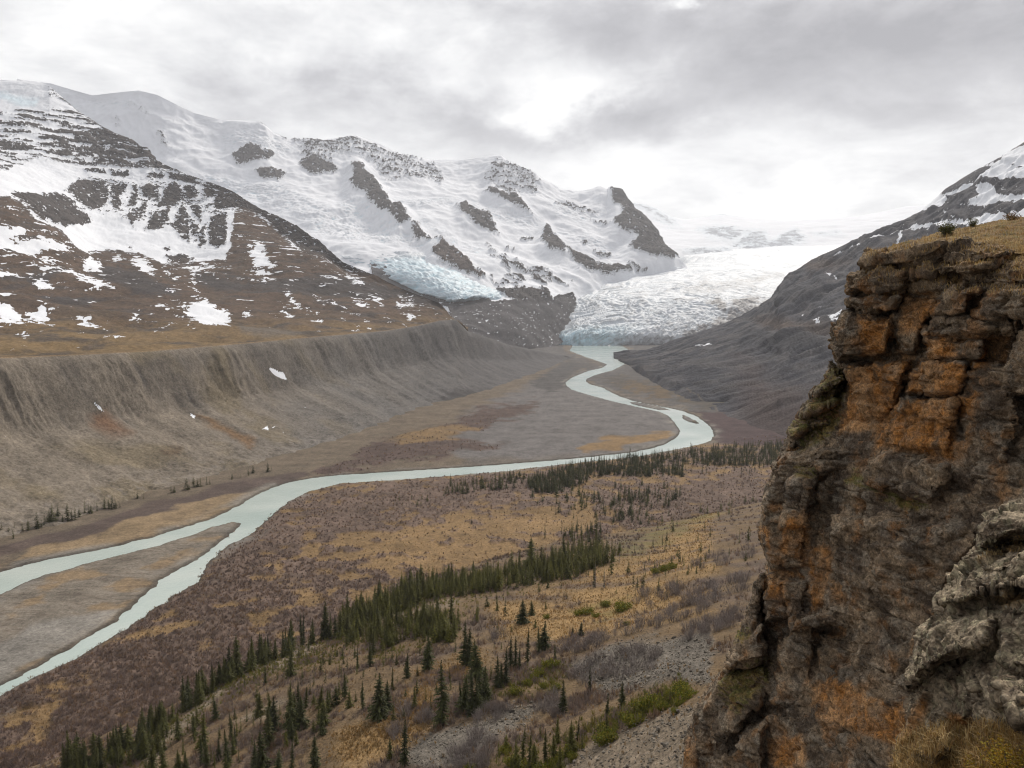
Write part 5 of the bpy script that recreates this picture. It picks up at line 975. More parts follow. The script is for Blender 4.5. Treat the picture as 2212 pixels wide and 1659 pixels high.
def stand(poly, n, hpx, grp, olive=(.1, .5), wf=(.7, 1.1), mind=5., hvar=.3):
    p = np.array(poly); lo, hi = p.min(0), p.max(0); c = 0; tries = 0; got = []
    while c < n and tries < n * 40:
        tries += 1; x, y = rr.uniform(lo, hi)
        if sdf(np.array([x]), np.array([y]), poly)[0] < 0: continue
        if any((x - a) ** 2 + ((y - b_) * 2.0) ** 2 < mind * mind for a, b_ in got[-400:]): continue
        got.append((x, y)); hh = hpx(x, y) * rr.lognormal(0, hvar * .8); tree(x, y, hh, rr.uniform(*wf), rr.uniform(*olive), grp); c += 1
def line(pts, n, hpx, grp, spread, olive=(.05, .4), wf=(.75, 1.15)):
    p = np.array(pts); s = np.concatenate([[0], np.cumsum(np.linalg.norm(np.diff(p, axis=0), axis=1))])
    for u in np.sort(rr.uniform(0, s[-1], n)):
        x = np.interp(u, s, p[:, 0]); y = np.interp(u, s, p[:, 1]); tree(x + rr.normal() * spread, y + abs(rr.normal()) * spread * .5, hpx * rr.lognormal(0, .25), rr.uniform(*wf), rr.uniform(*olive), grp)
line(Z(6, [(400,1690),(560,1640),(700,1590),(840,1540),(960,1450),(1040,1400),(1130,1330),(1230,1270),(1330,1180),(1440,1110),(1560,1040),(1700,975),(1850,930),(1950,850),(2060,830),(2212,790)]), 150, 52, 'crest', 6)
line(Z(6, [(420,1700),(620,1660),(820,1600),(1000,1500),(1120,1400)]), 60, 46, 'crest', 12)
stand(Z(6, [(1000,1560),(1300,1330),(1700,1130),(2100,900),(2300,900),(2300,1300),(1900,1560),(1400,1700),(900,1700)]), 75, lambda x, y: 26 + (y - 1400) * .09, 'lower slope', (.1, .6), (.7, 1.1), 12, .4)
stand(Z(7, [(0,900),(250,900),(600,1000),(800,1100),(560,1300),(200,1400),(0,1300)]), 34, lambda x, y: 30, 'slope', (.1, .6), (.7, 1.1), 13, .4)
stand(Z(7, [(0,760),(170,640),(420,500),(700,450),(1000,400),(1300,330),(1480,260),(1680,240),(1820,250),(1760,330),(1500,430),(1300,460),(850,540),(550,580),(420,640),(250,700),(100,760),(0,850)]), 800, lambda x, y: 25 + (y - 1180) * .10, 'ridge stand', (.3, .95), (.8, 1.25), 3.6)
stand(Z(7, [(0,860),(100,760),(330,690),(450,680),(700,690),(780,680),(790,740),(720,850),(600,850),(400,830),(280,930),(180,840),(60,880)]), 190, lambda x, y: 38, 'ridge stand', (.35, .95), (.8, 1.2), 5)
stand(Z(7, [(820,660),(880,640),(940,690),(900,730),(830,740)]), 8, lambda x, y: 24, 'ridge stand', (.4, .9))
stand(Z(5, [(1200,930),(1500,830),(1950,765),(2212,745),(2212,900),(1900,900),(1700,890),(1400,1010),(1230,1000)]), 620, lambda x, y: 14 + (y - 975) * .10, 'far wood', (.0, .1), (.9, 1.3), 3.0, .22)
stand(Z(9, [(0,1200),(250,1175),(660,1135),(660,1290),(400,1290),(0,1280)]), 480, lambda x, y: 13 + (y - 960) * .08, 'far wood', (.0, .1), (.9, 1.3), 2.8, .22)
stand(Z(9, [(0,1280),(560,1290),(540,1340),(300,1370),(0,1330)]), 40, lambda x, y: 13, 'far wood', (.0, .15), (.6, .9), 6)
stand(Z(5, [(700,960),(1000,910),(1150,880),(1210,920),(1130,970),(960,990),(640,1030)]), 80, lambda x, y: 17, 'meadow edge', (.1, .3), (.9, 1.4), 5)
stand(Z(5, [(300,1050),(640,1010),(560,1090),(380,1110)]), 14, lambda x, y: 13, 'meadow edge', (.2, .5), (.7, 1.2), 7)
stand(Z(5, [(1570,1000),(1900,990),(2212,1020),(2050,1180),(1900,1220),(1700,1160),(1500,1080)]), 90, lambda x, y: 18, 'meadow edge', (.05, .3), (.9, 1.4), 6)
stand(Z(5, [(1200,1010),(2212,930),(2212,1260),(1750,1230),(1300,1120)]), 70, lambda x, y: 17, 'meadow edge', (.1, .5), (.8, 1.4), 8, .4)
stand(Z(7, [(950,560),(1500,430),(2212,250),(2212,560),(1500,640),(1300,860),(1000,900),(850,760)]), 34, lambda x, y: 22, 'far slope', (.2, .7), (.7, 1.1), 14, .45)
stand(Z(5, [(1790,1010),(1890,1000),(1890,1060),(1800,1060)]), 20, lambda x, y: 17, 'meadow edge', (.05, .2), (.7, 1.1), 4)
stand(Z(5, [(1400,1270),(1470,1240),(1690,1240),(1690,1340),(1500,1340)]), 42, lambda x, y: 24, 'meadow edge', (.05, .3), (.7, 1.1), 5)
stand(Z(9, [(60,1600),(250,1540),(500,1500),(500,1560),(240,1620)]), 20, lambda x, y: 13, 'far slope', (.4, .9), (.8, 1.2), 5)
stand(Z(8, [(0,180),(480,120),(420,360),(60,420),(0,400)]), 12, lambda x, y: 22, 'far slope', (.3, .7), (.7, 1.1), 10)
stand(Z(7, [(1850,290),(2400,100),(2400,420),(1800,470)]), 26, lambda x, y: 20, 'far slope', (.2, .7), (.5, .9), 10)
for x, y, t_ in ((10,1530,1480),(145,1535,1490),(185,1535,1475),(240,1520,1430),(290,1495,1430),(340,1475,1385),(318,1480,1420),(375,1440,1395),(440,1470,1370),(490,1468,1400),(515,1450,1400),(550,1420,1355),(575,1420,1365),(590,1425,1380),(630,1410,1355),(680,1395,1335),(705,1395,1345),(730,1398,1325),(750,1395,1350),(775,1390,1360),(85,1590,1540),(55,1540,1510),(95,1520,1490),(1110,1292,1250),(1130,1290,1255),(1210,1272,1210),(1255,1255,1200),(1280,1252,1215),(1300,1252,1200),(1340,1240,1185),(1360,1240,1200),(1505,1205,1170),(1560,1195,1170),(1610,1180,1140),(1640,1165,1125),(1735,1155,1105),(1760,1150,1120),(270,1515,1470),(405,1480,1440),(465,1468,1410),(890,1330,1290),(930,1335,1300)):
    tree(x / 3, y / 3 + 633.6, (y - t_) / 3. * 1.3, 1.25, .1, 'far bank')
PL = []
for t_ in TR:
    q = hit(ground_trees, t_[0], t_[1])
    if not q or q[3] > 2600: continue
    dep = (q[0] - CAMP).dot(Vector((0, cp, -sp))); PL.append((t_, q[0].copy(), t_[2] / F * dep))
PL.sort(key=lambda a: -a[0][2] * (1 + (a[0][6] is not None) * 3))
GL = {'open': ('spruce standing apart on the open meadow', 'lone spruces on the open slope'), 'slope': ('dark spruce scattered over the brown slope between the ridge stand and the scree strip', 'spruces scattered between the ridge stand and the scree'), 'clump': ('dark spruce in the tight clump right of the tallest spruce', 'spruces of the tight clump beside the tallest spruce'),
      'clump2': ('dark spruce in the small clump behind and right of the tight clump', 'spruces of the small clump behind the tight clump'), 'thicket': ('olive conifer in the green thicket along the edge of the lowest scree', 'conifers of the green thicket above the lowest scree'), 'far slope': ('small sparse conifer on the golden slope beside the cliff', 'conifers on the golden slope beside the cliff'),
      'lower slope': ('dark spruce on the brown slope below the ridge crest at lower left', 'spruces on the brown slope below the ridge crest'), 'crest': ('dark spruce in the row along the stony ridge crest above the scrub plain', 'spruces in a row along the ridge crest'), 'ridge stand': ('slender olive spruce packed in the dense stand on the ridge', 'spruces of the dense stand on the ridge'),
      'far wood': ('tiny dark spruce in the far wood by the river bend', 'spruces of the far wood'), 'meadow edge': ('small dark spruce among scrub on the valley meadow', 'spruces scattered on the valley meadow'), 'far bank': ('dark spruce in the thin row at the foot of the gravel bank across the river', 'spruces across the river')}
NIND = 298
needle_cols = lambda ol: np.array([.040, .043, .011]) * (1 - ol) + np.array([.105, .098, .016]) * ol
omats = []
for i in range(4):                       # dark green through olive needles
    ol = i / 3.; mm_, nt, b = newmat('spruce_needles'); k = NT(nt); c = k.attr('col', True); nz = k.noise(.25, 3); f = k.math('MULTIPLY', k.rng(nz, .3, .7, .7, 1.3), k.rng(k.n('ObjectInfo').outputs['Random'], 0, 1, .75, 1.3))
    tint = needle_cols(ol * .9) / np.array([.040, .043, .011]); x = k.n('VectorMath', operation='MULTIPLY'); k.l(c, x.inputs[0]); x.inputs[1].default_value = tuple(tint)
    y = k.n('VectorMath', operation='SCALE'); k.l(x.outputs[0], y.inputs[0]); k.l(f, y.inputs['Scale']); k.l(y.outputs[0], b.inputs['Base Color']); b.inputs['Roughness'].default_value = .75; b.inputs['Specular IOR Level'].default_value = .2; omats.append(mm_)
CM, MM = {}, {}
for i, me in enumerate(CROWN):
    for j in range(4): q = me.copy(); q.materials.clear(); q.materials.append(omats[j]); CM[i, j] = q
for i, me in enumerate(MID):
    for j in range(4): q = me.copy(); q.materials.clear(); q.materials.append(omats[j]); MM[i, j] = q
lowV, lowT, lowC = [], [], []; lo_o = 0
LO = [conifer(500 + i, 12, 5, R_, 1, 1, .25) for i, R_ in enumerate((.15, .12, .18))]
ctag = 'conifer'
for idx, (t_, p, h) in enumerate(PL):
    x, y, hp, wf, ol, grp, lab = t_; rz = rr.uniform(0, 6.283); j = int(round(min(max(ol, 0), 1) * 3)); lb, gp = GL[grp]
    lean = rr.normal(0, .035, 2); wf = wf * 1.25 * rr.uniform(.85, 1.2); sc = (h * wf, h * wf * rr.uniform(.85, 1.15), h)
    if idx < NIND:
        if hp > 30 or lab:
            e_ = bpy.data.objects.new('spruce_tree', None); e_.empty_display_size = .2; COL.objects.link(e_)
            for nm_, me in (('crown', CM[rr.integers(6), j]), ('trunk', TRUNK)): link(bpy.data.objects.new(nm_, me), e_)
        else: e_ = link(bpy.data.objects.new('spruce_tree', MM[rr.integers(4), j]))
        e_.location = (p.x, p.y, p.z - .015 * h); e_.scale = sc; e_.rotation_euler = (lean[0], lean[1], rz)
        tag(e_, lab or lb, ctag, gp if not lab else None)
    else:
        v, t, c = (MD[rr.integers(4)] if hp > 14 else LO[rr.integers(3)]); ca, sa = math.cos(rz), math.sin(rz)
        w_ = v * np.array(sc); w_ = np.stack([w_[:, 0] * ca - w_[:, 1] * sa, w_[:, 0] * sa + w_[:, 1] * ca, w_[:, 2]], 1) + np.array([p.x, p.y, p.z - .02 * h])
        lowV.append(w_); lowT.append(t + lo_o); lo_o += len(v); lowC.append(c / np.array([.040, .043, .011]) * needle_cols(ol * .9) * rr.uniform(.75, 1.3))
fw = mesh('distant_conifers', np.concatenate(lowV), np.concatenate(lowT), leafmat('distant_needles', .1), smooth=False, attrs={'col': np.concatenate(lowC)}); tag(fw, 'hundreds of tiny dark spruces of the far wood and ridge', kind='stuff')

# grey dead spruces: bare trunk with broken branch stubs
sv_, st_, sc_2 = conifer(701, 18, 4, .075, 1, 1, .5); tv = trv * np.array([1.3, 1.3, 1]); dcol = np.array([.16, .14, .125])
DEAD = mesh('dead_spruce', np.concatenate([sv_, tv]), [st_, trq + len(sv_)], M_bark, smooth=False, make=False)
for x, y, t_ in ((1705,490,350),(1645,490,300),(995,720,650),(990,780,700),(935,760,690),(1615,1175,980),(1290,1430,1340),(1800,330,250),(1490,260,190),(1210,480,420)):
    q = hit(ground_trees, x / 3 + 737.3, y / 3 + 1105.9)
    if q:
        h = (y - t_) / 3. / F * (q[0] - CAMP).dot(Vector((0, cp, -sp))); o = link(bpy.data.objects.new('dead_spruce', DEAD)); o.location = (q[0].x, q[0].y, q[0].z - .02 * h); o.scale = (h, h, h); o.rotation_euler = (rr.normal(0, .03), rr.normal(0, .03), rr.uniform(0, 6)); tag(o, 'grey leafless dead spruce standing between green spruces on the slope', 'dead tree', 'dead grey spruces')

# ================================================================== leafless brush
def twigs(seed, n, h, rad, w, lv=2):
    r = np.random.default_rng(seed); V, Q = [], []; o = 0
    def seg(a, b_, w0, w1):
        nonlocal o
        s = np.cross(b_ - a, r.normal(size=3)); s /= np.linalg.norm(s) + 1e-9
        V.extend([a - s * w0, a + s * w0, b_ + s * w1, b_ - s * w1]); Q.append([o, o + 1, o + 2, o + 3]); o += 4
    for i in range(n):
        a = r.uniform(0, 6.283); rd = rad * math.sqrt(r.random()); b0 = np.array([math.cos(a) * rd * .45, math.sin(a) * rd * .45, 0]); tp = np.array([math.cos(a) * rd, math.sin(a) * rd, h * (1 - .45 * (rd / rad) ** 2) * r.uniform(.7, 1.1)])
        md_ = b0 + (tp - b0) * .5 + r.normal(size=3) * .05 * h; seg(b0, md_, w, w * .7); seg(md_, tp, w * .7, w * .25)
        if lv > 1:
            for j in range(4):
                f = r.uniform(.3, .9); p = b0 + (tp - b0) * f; e_ = p + np.array([r.normal() * .16 * h, r.normal() * .16 * h, r.uniform(.08, .26) * h]); seg(p, e_, w * .5, w * .2)
    return np.array(V), np.array(Q)
m, nt, b = newmat('bare_twigs'); k = NT(nt); k.l(k.mixc(k.n('ObjectInfo').outputs['Random'], (.155, .125, .112), (.235, .20, .18)), b.inputs['Base Color']); b.inputs['Roughness'].default_value = .9
BT = [mesh('bare_shrub', *twigs(600 + i, 34, 1.0, .62, .011), m, smooth=False, make=False) for i in range(4)]
BS = []
def brush(poly, n, size, key):
    p = np.array(poly); lo, hi = p.min(0), p.max(0); c = 0; t = 0
    while c < n and t < n * 60:
        t += 1; x, y = rr.uniform(lo, hi)
        if sdf(np.array([x]), np.array([y]), poly)[0] > 0: BS.append((x, y, size * .8 * rr.uniform(.6, 1.4), key)); c += 1
brush(Z(7, [(1400,900),(1560,830),(1850,720),(2000,700),(2212,600),(2400,560),(2400,640),(2212,700),(1900,790),(1600,900),(1450,940)]), 75, 26, 'a')
brush(Z(7, [(1480,1090),(1600,960),(1900,880),(2100,900),(2000,1040),(1750,1100),(1560,1140)]), 55, 30, 'b')
brush(Z(7, [(1240,1290),(1300,1200),(1420,1200),(1500,1280),(1400,1330),(1280,1340)]), 16, 34, 'c')
brush(Z(7, [(820,1390),(880,1290),(1040,1240),(1100,1290),(960,1380)]), 22, 28, 'd')
brush(Z(7, [(560,1700),(700,1560),(900,1440),(1010,1460),(980,1640),(800,1720)]), 46, 34, 'e')
brush(Z(7, [(300,1440),(400,1320),(440,1200),(480,1180),(420,1400),(360,1500)]), 12, 30, 'f')
brush(Z(7, [(490,1330),(560,1250),(590,1360),(520,1400)]), 6, 28, 'f'); brush(Z(7, [(920,850),(1060,740),(1100,780),(1000,850)]), 9, 24, 'f'); brush(Z(7, [(1900,600),(1960,500),(2212,470),(2212,560),(2000,640)]), 26, 26, 'a')
brush(Z(8, [(60,330),(480,200),(440,300),(100,400)]), 24, 24, 'g'); brush(Z(8, [(0,520),(440,420),(420,560),(0,600)]), 30, 28, 'g'); brush(Z(8, [(0,760),(380,640),(360,760),(0,850)]), 34, 30, 'g')
GB = {'a': ('grey leafless bush in the long band bordering the golden meadow', 'leafless bushes bordering the golden meadow'), 'b': ('grey leafless bush in the thicket on the upper grey scree', 'leafless bushes on the upper grey scree'), 'c': ('pale leafless bush around the lone slim spruce between the scree slopes', 'leafless bushes around the lone slim spruce'), 'd': ('grey leafless bush in front of the tight spruce clump', 'leafless bushes in front of the tight spruce clump'), 'e': ('grey leafless bush along the lower end of the scree strip', 'leafless bushes along the lower scree strip'),
      'f': ('grey leafless bush standing alone among the scattered spruces', 'lone leafless bushes among the scattered spruces'), 'g': ('grey leafless bush on the slope right beside the cliff edge', 'leafless bushes beside the cliff')}
BS.sort(key=lambda a: -a[2]); bsV, bsQ, bo = [], [], 0
for i, (x, y, s_, key) in enumerate(BS[:300]):
    q = hit([BR['near'], BR['floor']], x, y)
    if not q: continue
    dep = (q[0] - CAMP).dot(Vector((0, cp, -sp))); h = s_ / F * dep
    o = link(bpy.data.objects.new('bare_shrub', BT[rr.integers(4)])); o.location = (q[0].x, q[0].y, q[0].z - .05 * h); o.scale = (h * rr.uniform(.8, 1.3), h * rr.uniform(.8, 1.3), h); o.rotation_euler = (0, 0, rr.uniform(0, 6.28)); tag(o, GB[key][0], 'bush', GB[key][1])
# green juniper cushions
gcols = np.array([[.15, .16, .02], [.20, .19, .025], [.09, .11, .02], [.21, .17, .03]])
jv, jq, jc, js, jsq = bushmesh('j', .75, .55, 1500, .06, gcols, 77, 40)
JM = mesh('juniper', np.concatenate([jv, js]), [jq, jsq + len(jv)], M_leaf, smooth=False, attrs={'col': np.concatenate([jc, np.tile([.1, .08, .06], (len(js), 1))])}, make=False)
JS = []
def jun(k_, lst, lab, gp=None):
    o = ZO[k_]
    for x, y, s_ in lst: JS.append((x / 3 + o[0], y / 3 + o[1], s_, lab, gp))
jun(7, [(1820,640,46)], 'largest bright green juniper mound on the golden meadow'); jun(7, [(1540,670,26),(1600,660,30),(1650,680,22)], 'low green juniper left of the largest mound on the golden meadow', 'junipers left of the largest mound'); jun(7, [(1850,735,20)], 'small yellowish juniper just below the largest mound'); jun(7, [(1710,615,24)], 'dark juniper between the largest mound and its low neighbours')
jun(7, [(2040,400,26),(2090,385,24),(2140,370,24)], 'green juniper on the golden slope nearest the cliff', 'junipers near the cliff'); jun(7, [(1290,1050,30),(1340,1010,32),(1380,1000,28),(1250,1080,24),(1310,1140,22),(1390,1150,26),(1130,1180,30),(1200,1120,26),(1330,690,18)], 'olive juniper spreading below the small spruce clump', 'junipers below the small spruce clump')
jl = [(x + rr.normal() * 22, y + rr.normal() * 16, rr.uniform(20, 50)) for x, y in ((1650,1490),(1700,1440),(1760,1440),(1800,1400),(1850,1400),(1880,1350),(1930,1350),(1960,1320),(2000,1330),(2040,1300),(2090,1290),(2130,1270),(2180,1260),(2220,1230),(1740,1390),(1830,1330),(1900,1300),(1980,1270),(2060,1240),(2150,1210),(2212,1180),(2250,1200),(1690,1480),(1780,1370),(2110,1180),(2190,1140))] + [(1420,1600,34),(1480,1570,34),(1360,1650,36),(1290,1700,40),(1100,1640,34),(1180,1680,40),(1500,1600,26),(1060,1560,30),(840,1690,30)]
jun(7, jl, 'bright olive green juniper in the thicket edging the lowest scree', 'junipers edging the lowest scree')
for x, y, s_, lab, gp in JS:
    q = hit([BR['near'], BR['floor']], x, y)
    if not q: continue
    dep = (q[0] - CAMP).dot(Vector((0, cp, -sp))); h = s_ / F * dep / 1.4
    o = link(bpy.data.objects.new('juniper_bush', JM)); o.location = (q[0].x, q[0].y, q[0].z - .08 * h); o.scale = (h, h, h * rr.uniform(.9, 1.5)); o.rotation_euler = (0, 0, rr.uniform(0, 6.28)); tag(o, lab, 'juniper', gp)

# ---- loose stones on the scree strips
phi = 1.618; ico = np.array([(-1,phi,0),(1,phi,0),(-1,-phi,0),(1,-phi,0),(0,-1,phi),(0,1,phi),(0,-1,-phi),(0,1,-phi),(phi,0,-1),(phi,0,1),(-phi,0,-1),(-phi,0,1)]) / 1.9
icf = np.array([(0,11,5),(0,5,1),(0,1,7),(0,7,10),(0,10,11),(1,5,9),(5,11,4),(11,10,2),(10,7,6),(7,1,8),(3,9,4),(3,4,2),(3,2,6),(3,6,8),(3,8,9),(4,9,5),(2,4,11),(6,2,10),(8,6,7),(9,8,1)])
rs_ = np.random.default_rng(808); wgt = (NS['c1'] + NS['c2'] * .8 + NS['tal'] * .5) * (NS['py'] < 1720) * (NS['px'] > -40) * (NS['px'] < 1640); ids = rs_.choice(len(wgt), 9000, p=wgt / wgt.sum())
sz = rs_.lognormal(-2.0, .5, 9000).clip(.05, .7); Pp = NS['P'][ids] + rs_.normal(size=(9000, 3)) * np.array([.4, .4, 0])
Vs_ = ico[None] * rs_.uniform(.6, 1.25, (9000, 12, 1)) * (sz[:, None] * rs_.uniform(.6, 1.2, (9000, 3)) * np.array([1, 1, .7]))[:, None, :] + Pp[:, None, :]
cs_ = np.array([.135, .117, .094])[None] * rs_.uniform(.65, 1.45, (9000, 1))
stn = mesh('scree_stones', Vs_.reshape(-1, 3), (icf[None] + np.arange(9000)[:, None, None] * 12).reshape(-1, 3), leafmat('stone', .0), smooth=False, attrs={'col': np.repeat(cs_, 12, 0)}); tag(stn, 'loose grey stones strewn over the scree strips', kind='stuff')

# ---- uncountable willow scrub over the plain and slope
SV, SQ, SC, so2 = [], [], [], 0
def scatter(P, dens, n, hgt, colr, seed, wmul=1.0, tw=16):
    global so2
    r = np.random.default_rng(seed); pr = dens / dens.sum(); ids = r.choice(len(P), n, p=pr)
    base = P[ids] + r.normal(size=(n, 3)) * np.array([.8, .8, 0]); dist = base[:, 1]; a = r.uniform(0, 6.283, (n, tw)); rad = np.sqrt(r.random((n, tw)))
    h = hgt * r.uniform(.5, 1.5, n)[:, None]; R_ = h * .75
    bx = base[:, None, :] + np.stack([np.cos(a) * rad * R_ * .5, np.sin(a) * rad * R_ * .5, 0 * a - .15], -1)
    tp = base[:, None, :] + np.stack([np.cos(a) * rad * R_, np.sin(a) * rad * R_, h * (1 - .5 * rad ** 2) * r.uniform(.6, 1.1, (n, tw))], -1)
    wd = (np.maximum(.05, dist / 1736. * .32) * wmul)[:, None, None]; s = np.stack([np.cos(a + 1.2), np.sin(a + 1.2), 0 * a], -1) * wd
    q = np.stack([bx - s, bx + s, tp + s * .35, tp - s * .35], 2).reshape(-1, 3); SV.append(q); m_ = n * tw; SQ.append(np.arange(m_ * 4).reshape(-1, 4) + so2); so2 += m_ * 4
    vv = fbm(base, (35, 25, 50), 3, seed + 700) * .35 + 1; hue = np.array([1.08, 1.0, .86])[None] * r.random((n, 1)) + np.array([.96, .98, 1.06])[None] * (1 - r.random((n, 1))) * 0 + (1 - 1.0 * r.random((n, 1))) * 0
    hue = np.where(r.random((n, 1)) < .3, np.array([[1.2, 1.05, .78]]), np.array([[1., 1., 1.]]))
    c = np.array(colr) * hue * (r.uniform(.85, 1.2, n) * vv)[:, None]; SC.append(np.repeat(c, tw * 4, 0))
ar = 1.0
scatter(FL['P'], FL['scrub'] * (FL['py'] > 900) * (FL['py'] < 1700) * (FL['px'] < 2000), 26000, 1.15, [.165, .122, .107], 11)
scatter(FL['P'], FL['scrub'] * (FL['py'] > 1200) * (FL['px'] < 1300), 15000, 1.2, [.15, .112, .098], 12)
scatter(FL['P'], (FL['mm'] > .5) * 1.0 * (FL['py'] < 1500), 2500, 1.0, [.13, .095, .072], 15)
ok = (NS['scrub'] > .2) * (NS['py'] < 1750) * (NS['px'] < 2000) * (NS['px'] > -60)
scatter(NS['P'], NS['scrub'] * ok, 11000, 1.1, [.16, .122, .104], 13, 1.0, 18)
scr_ = mesh('willow_scrub', np.concatenate(SV), np.concatenate(SQ), leafmat('scrub_twigs', .4), smooth=False, attrs={'col': np.concatenate(SC)}); tag(scr_, 'low leafless purple brown willow scrub over the plain', kind='stuff')

# ---- dry golden tussocks on the meadow and slope
SV, SQ, SC, so2 = [], [], [], 0
scatter(NS['P'], NS['gold'] * (NS['py'] < 1740) * (NS['px'] < 2000) * (NS['px'] > -60) + .0, 9000, .42, [.26, .175, .08], 21, .8, 10)
scatter(NS['P'], 1.0 * (NS['py'] < 1740) * (NS['px'] < 1800) * (NS['px'] > -60), 6000, .42, [.215, .148, .078], 22, .8, 10)
scatter(FL['P'], (FL['mm'] > .5) * (1 - FL['scrub']) * (FL['py'] > 960) * (FL['py'] < 1700) * (FL['px'] < 2000), 9000, .6, [.235, .155, .078], 23, .8, 8)
tus = mesh('grass_tussocks', np.concatenate(SV), np.concatenate(SQ), leafmat('straw', .35), smooth=False, attrs={'col': np.concatenate(SC)}); tag(tus, 'short dry golden grass tussocks over slope and meadow', kind='stuff')

SV, SQ, SC, so2 = [], [], [], 0
gp = usdf(NS['px'], NS['py'], [Z(7, [(0,700),(420,520),(1000,420),(1480,280),(1820,260),(1760,360),(1300,490),(850,570),(790,740),(600,860),(280,960),(0,880)]), Z(7, [(1000,1180),(1240,1010),(1460,980),(1440,1160),(1250,1200)]), Z(7, [(950,1659),(1150,1480),(1600,1380),(2212,1080),(2212,1230),(1700,1440),(1450,1659)]), Z(6, [(420,1690),(1040,1400),(1440,1110),(1850,930),(2212,800),(2212,950),(1800,1050),(1400,1250),(900,1659)])], 40)
scatter(NS['P'], sstep(-14, 10, gp) + 0.0, 5200, .75, [.125, .122, .03], 31, 1.0, 14)
ung = mesh('green_undergrowth', np.concatenate(SV), np.concatenate(SQ), leafmat('undergrowth_leaf', .3), smooth=False, attrs={'col': np.concatenate(SC)}); tag(ung, 'low olive green undergrowth between the conifers of the ridge', kind='stuff')
HAZE = 4.4e-5; EXPO = 0.36
# ================================================================== light, sky, air
SUN_AZ, SUN_EL = 24.0, 42.0            # clockwise from the view direction (+Y)
sd = bpy.data.lights.new('sun', 'SUN'); so = link(bpy.data.objects.new('sun', sd)); sd.energy = 2.6; sd.angle = R(10); sd.color = (1, .92, .82)
a, e = R(SUN_AZ), R(SUN_EL); so.rotation_euler = Vector((math.sin(a) * math.cos(e), math.cos(a) * math.cos(e), math.sin(e))).to_track_quat('Z', 'Y').to_euler(); so.location = (0, 0, 2500)
w = bpy.data.worlds.new('World'); scene.world = w; w.use_nodes = True; nt = w.node_tree
for x in list(nt.nodes): nt.nodes.remove(x)
k = NT(nt); sk = k.n('TexSky', sky_type='NISHITA'); sk.sun_disc = False; sk.sun_elevation = e; sk.sun_rotation = a
skc = k.n('VectorMath', operation='SCALE'); k.l(sk.outputs[0], skc.inputs[0]); skc.inputs['Scale'].default_value = .09
v = k.n('TexCoord').outputs['Generated']; sx = k.n('SeparateXYZ'); k.l(v, sx.inputs[0]); X_, Y_, Z_ = sx.outputs
zz = k.math('ADD', k.math('MAXIMUM', Z_, 0.0), .22)
cb = k.n('CombineXYZ'); k.l(k.math('DIVIDE', X_, zz), cb.inputs[0]); k.l(k.math('DIVIDE', Y_, zz), cb.inputs[1]); cv = cb.outputs[0]
az = k.math('ARCTAN2', X_, Y_); el = k.math('ARCSINE', Z_); cb2 = k.n('CombineXYZ'); k.l(az, cb2.inputs[0]); k.l(k.math('MULTIPLY', el, 1.9), cb2.inputs[1]); cv2 = cb2.outputs[0]
nA = k.noise(.30, 8, .58, vec=cv2, dist=.25); nB = k.noise(.42, 7, .62, vec=cv, dist=.4); nW = k.noise(.22, 6, .62, vec=cv2)
az = k.math('ADD', az, k.rng(nW, .2, .8, -.13, .13)); el = k.math('ADD', el, k.rng(nA, .2, .8, -.055, .055))
def ae(px, py):
    r = ray(px, py); r = r / np.linalg.norm(r); return math.atan2(r[0], r[1]), math.asin(r[2])
tot = None
#        px    py   wx   wy  amount   (cloud banks seen in the photo, as directions)
for px_, py_, sw, sh, amt in ((1800, 60, 560, 150, -.56), (2150, 150, 300, 90, -.22), (980, 255, 360, 70, -.25), (1330, 275, 170, 42, -.36), (860, 70, 300, 120, -.08), (640, 120, 160, 60, .06), (200, 90, 330, 110, .02), (1190, 215, 130, 45, .36), (1440, 20, 60, 22, .45), (1620, 320, 380, 85, .12), (2050, 260, 180, 40, -.10), (1480, 400, 200, 60, .03), (1330, 190, 200, 60, .12), (1950, 270, 300, 22, -.12)):
    a0, e0 = ae(px_, py_); da = k.math('DIVIDE', k.math('SUBTRACT', az, a0), sw / F); de = k.math('DIVIDE', k.math('SUBTRACT', el, e0), sh / F)
    g = k.math('EXPONENT', k.math('MULTIPLY', k.math('ADD', k.math('MULTIPLY', da, da), k.math('MULTIPLY', de, de)), -1.0))
    g = k.math('MULTIPLY', g, amt); tot = g if tot is None else k.math('ADD', tot, g)
val = k.math('ADD', tot, .90)
tex = k.math('ADD', k.rng(nA, .32, .68, -.24, .24), k.rng(nB, .28, .72, -.17, .17)); nC = k.noise(.09, 6, .62, vec=cv2, dist=.3); tex = k.math('ADD', tex, k.rng(nC, .3, .7, -.08, .08))
val = k.math('SUBTRACT', val, k.rng(Y_, .35, -.5, 0, .48, smooth=True))  # unseen dark cloud added behind the camera to deepen shade on the cliff
val = k.math('ADD', val, tex); val = k.math('MINIMUM', k.math('MAXIMUM', val, .25), 1.1)
ramp = k.n('ValToRGB'); k.l(val, ramp.inputs[0]); cr = ramp.color_ramp
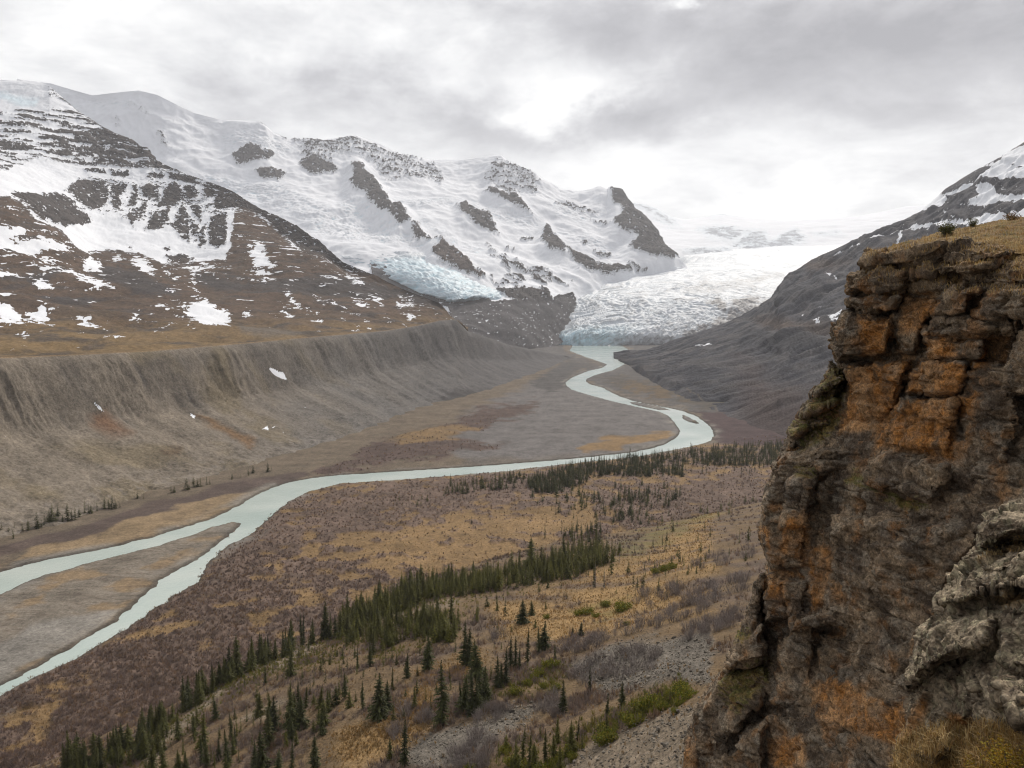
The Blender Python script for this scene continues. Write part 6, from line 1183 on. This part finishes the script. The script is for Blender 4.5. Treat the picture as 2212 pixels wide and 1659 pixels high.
cr.elements[0].position = .25; cr.elements[0].color = (.27, .268, .285, 1); cr.elements[1].position = .98; cr.elements[1].color = (.86, .855, .845, 1)
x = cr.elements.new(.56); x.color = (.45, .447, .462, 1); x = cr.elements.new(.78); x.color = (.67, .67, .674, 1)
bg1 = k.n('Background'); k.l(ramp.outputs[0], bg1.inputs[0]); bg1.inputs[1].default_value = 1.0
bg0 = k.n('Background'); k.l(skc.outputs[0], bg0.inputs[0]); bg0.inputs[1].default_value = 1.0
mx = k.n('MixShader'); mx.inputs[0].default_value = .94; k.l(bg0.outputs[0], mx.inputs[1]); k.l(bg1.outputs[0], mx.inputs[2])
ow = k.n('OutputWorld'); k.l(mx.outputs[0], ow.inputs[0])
# air
hm = bpy.data.materials.new('haze_air'); hm.use_nodes = True; hn = hm.node_tree
for x in list(hn.nodes): hn.nodes.remove(x)
k = NT(hn); pv = k.n('VolumePrincipled'); pv.inputs['Color'].default_value = (.93, .95, 1, 1); pv.inputs['Density'].default_value = HAZE; pv.inputs['Anisotropy'].default_value = .2
mo = k.n('OutputMaterial'); k.l(pv.outputs[0], mo.inputs['Volume'])
x0, x1, y0, y1, z0, z1 = -7700, 7700, -1500, 10800, -10, 1900
hz = mesh('haze', [(x0,y0,z0),(x1,y0,z0),(x1,y1,z0),(x0,y1,z0),(x0,y0,z1),(x1,y0,z1),(x1,y1,z1),(x0,y1,z1)], np.array([[0,3,2,1],[4,5,6,7],[0,1,5,4],[1,2,6,5],[2,3,7,6],[3,0,4,7]]), hm, smooth=False); tag(hz, 'thin pale air fading the far range', kind='stuff')
scene.view_settings.view_transform = 'Standard'; scene.view_settings.look = 'None'; scene.view_settings.exposure = EXPO; scene.view_settings.gamma = 1.0
scene.render.engine = 'CYCLES'; c = scene.cycles; c.use_denoising = True; c.filter_width = 1.1; c.max_bounces = 5; c.diffuse_bounces = 2; c.glossy_bounces = 2; c.transparent_max_bounces = 8; c.volume_bounces = 1; c.use_adaptive_sampling = True; c.adaptive_threshold = .02
try: c.denoiser = 'OPENIMAGEDENOISE'; c.denoising_prefilter = 'ACCURATE'
except Exception: pass
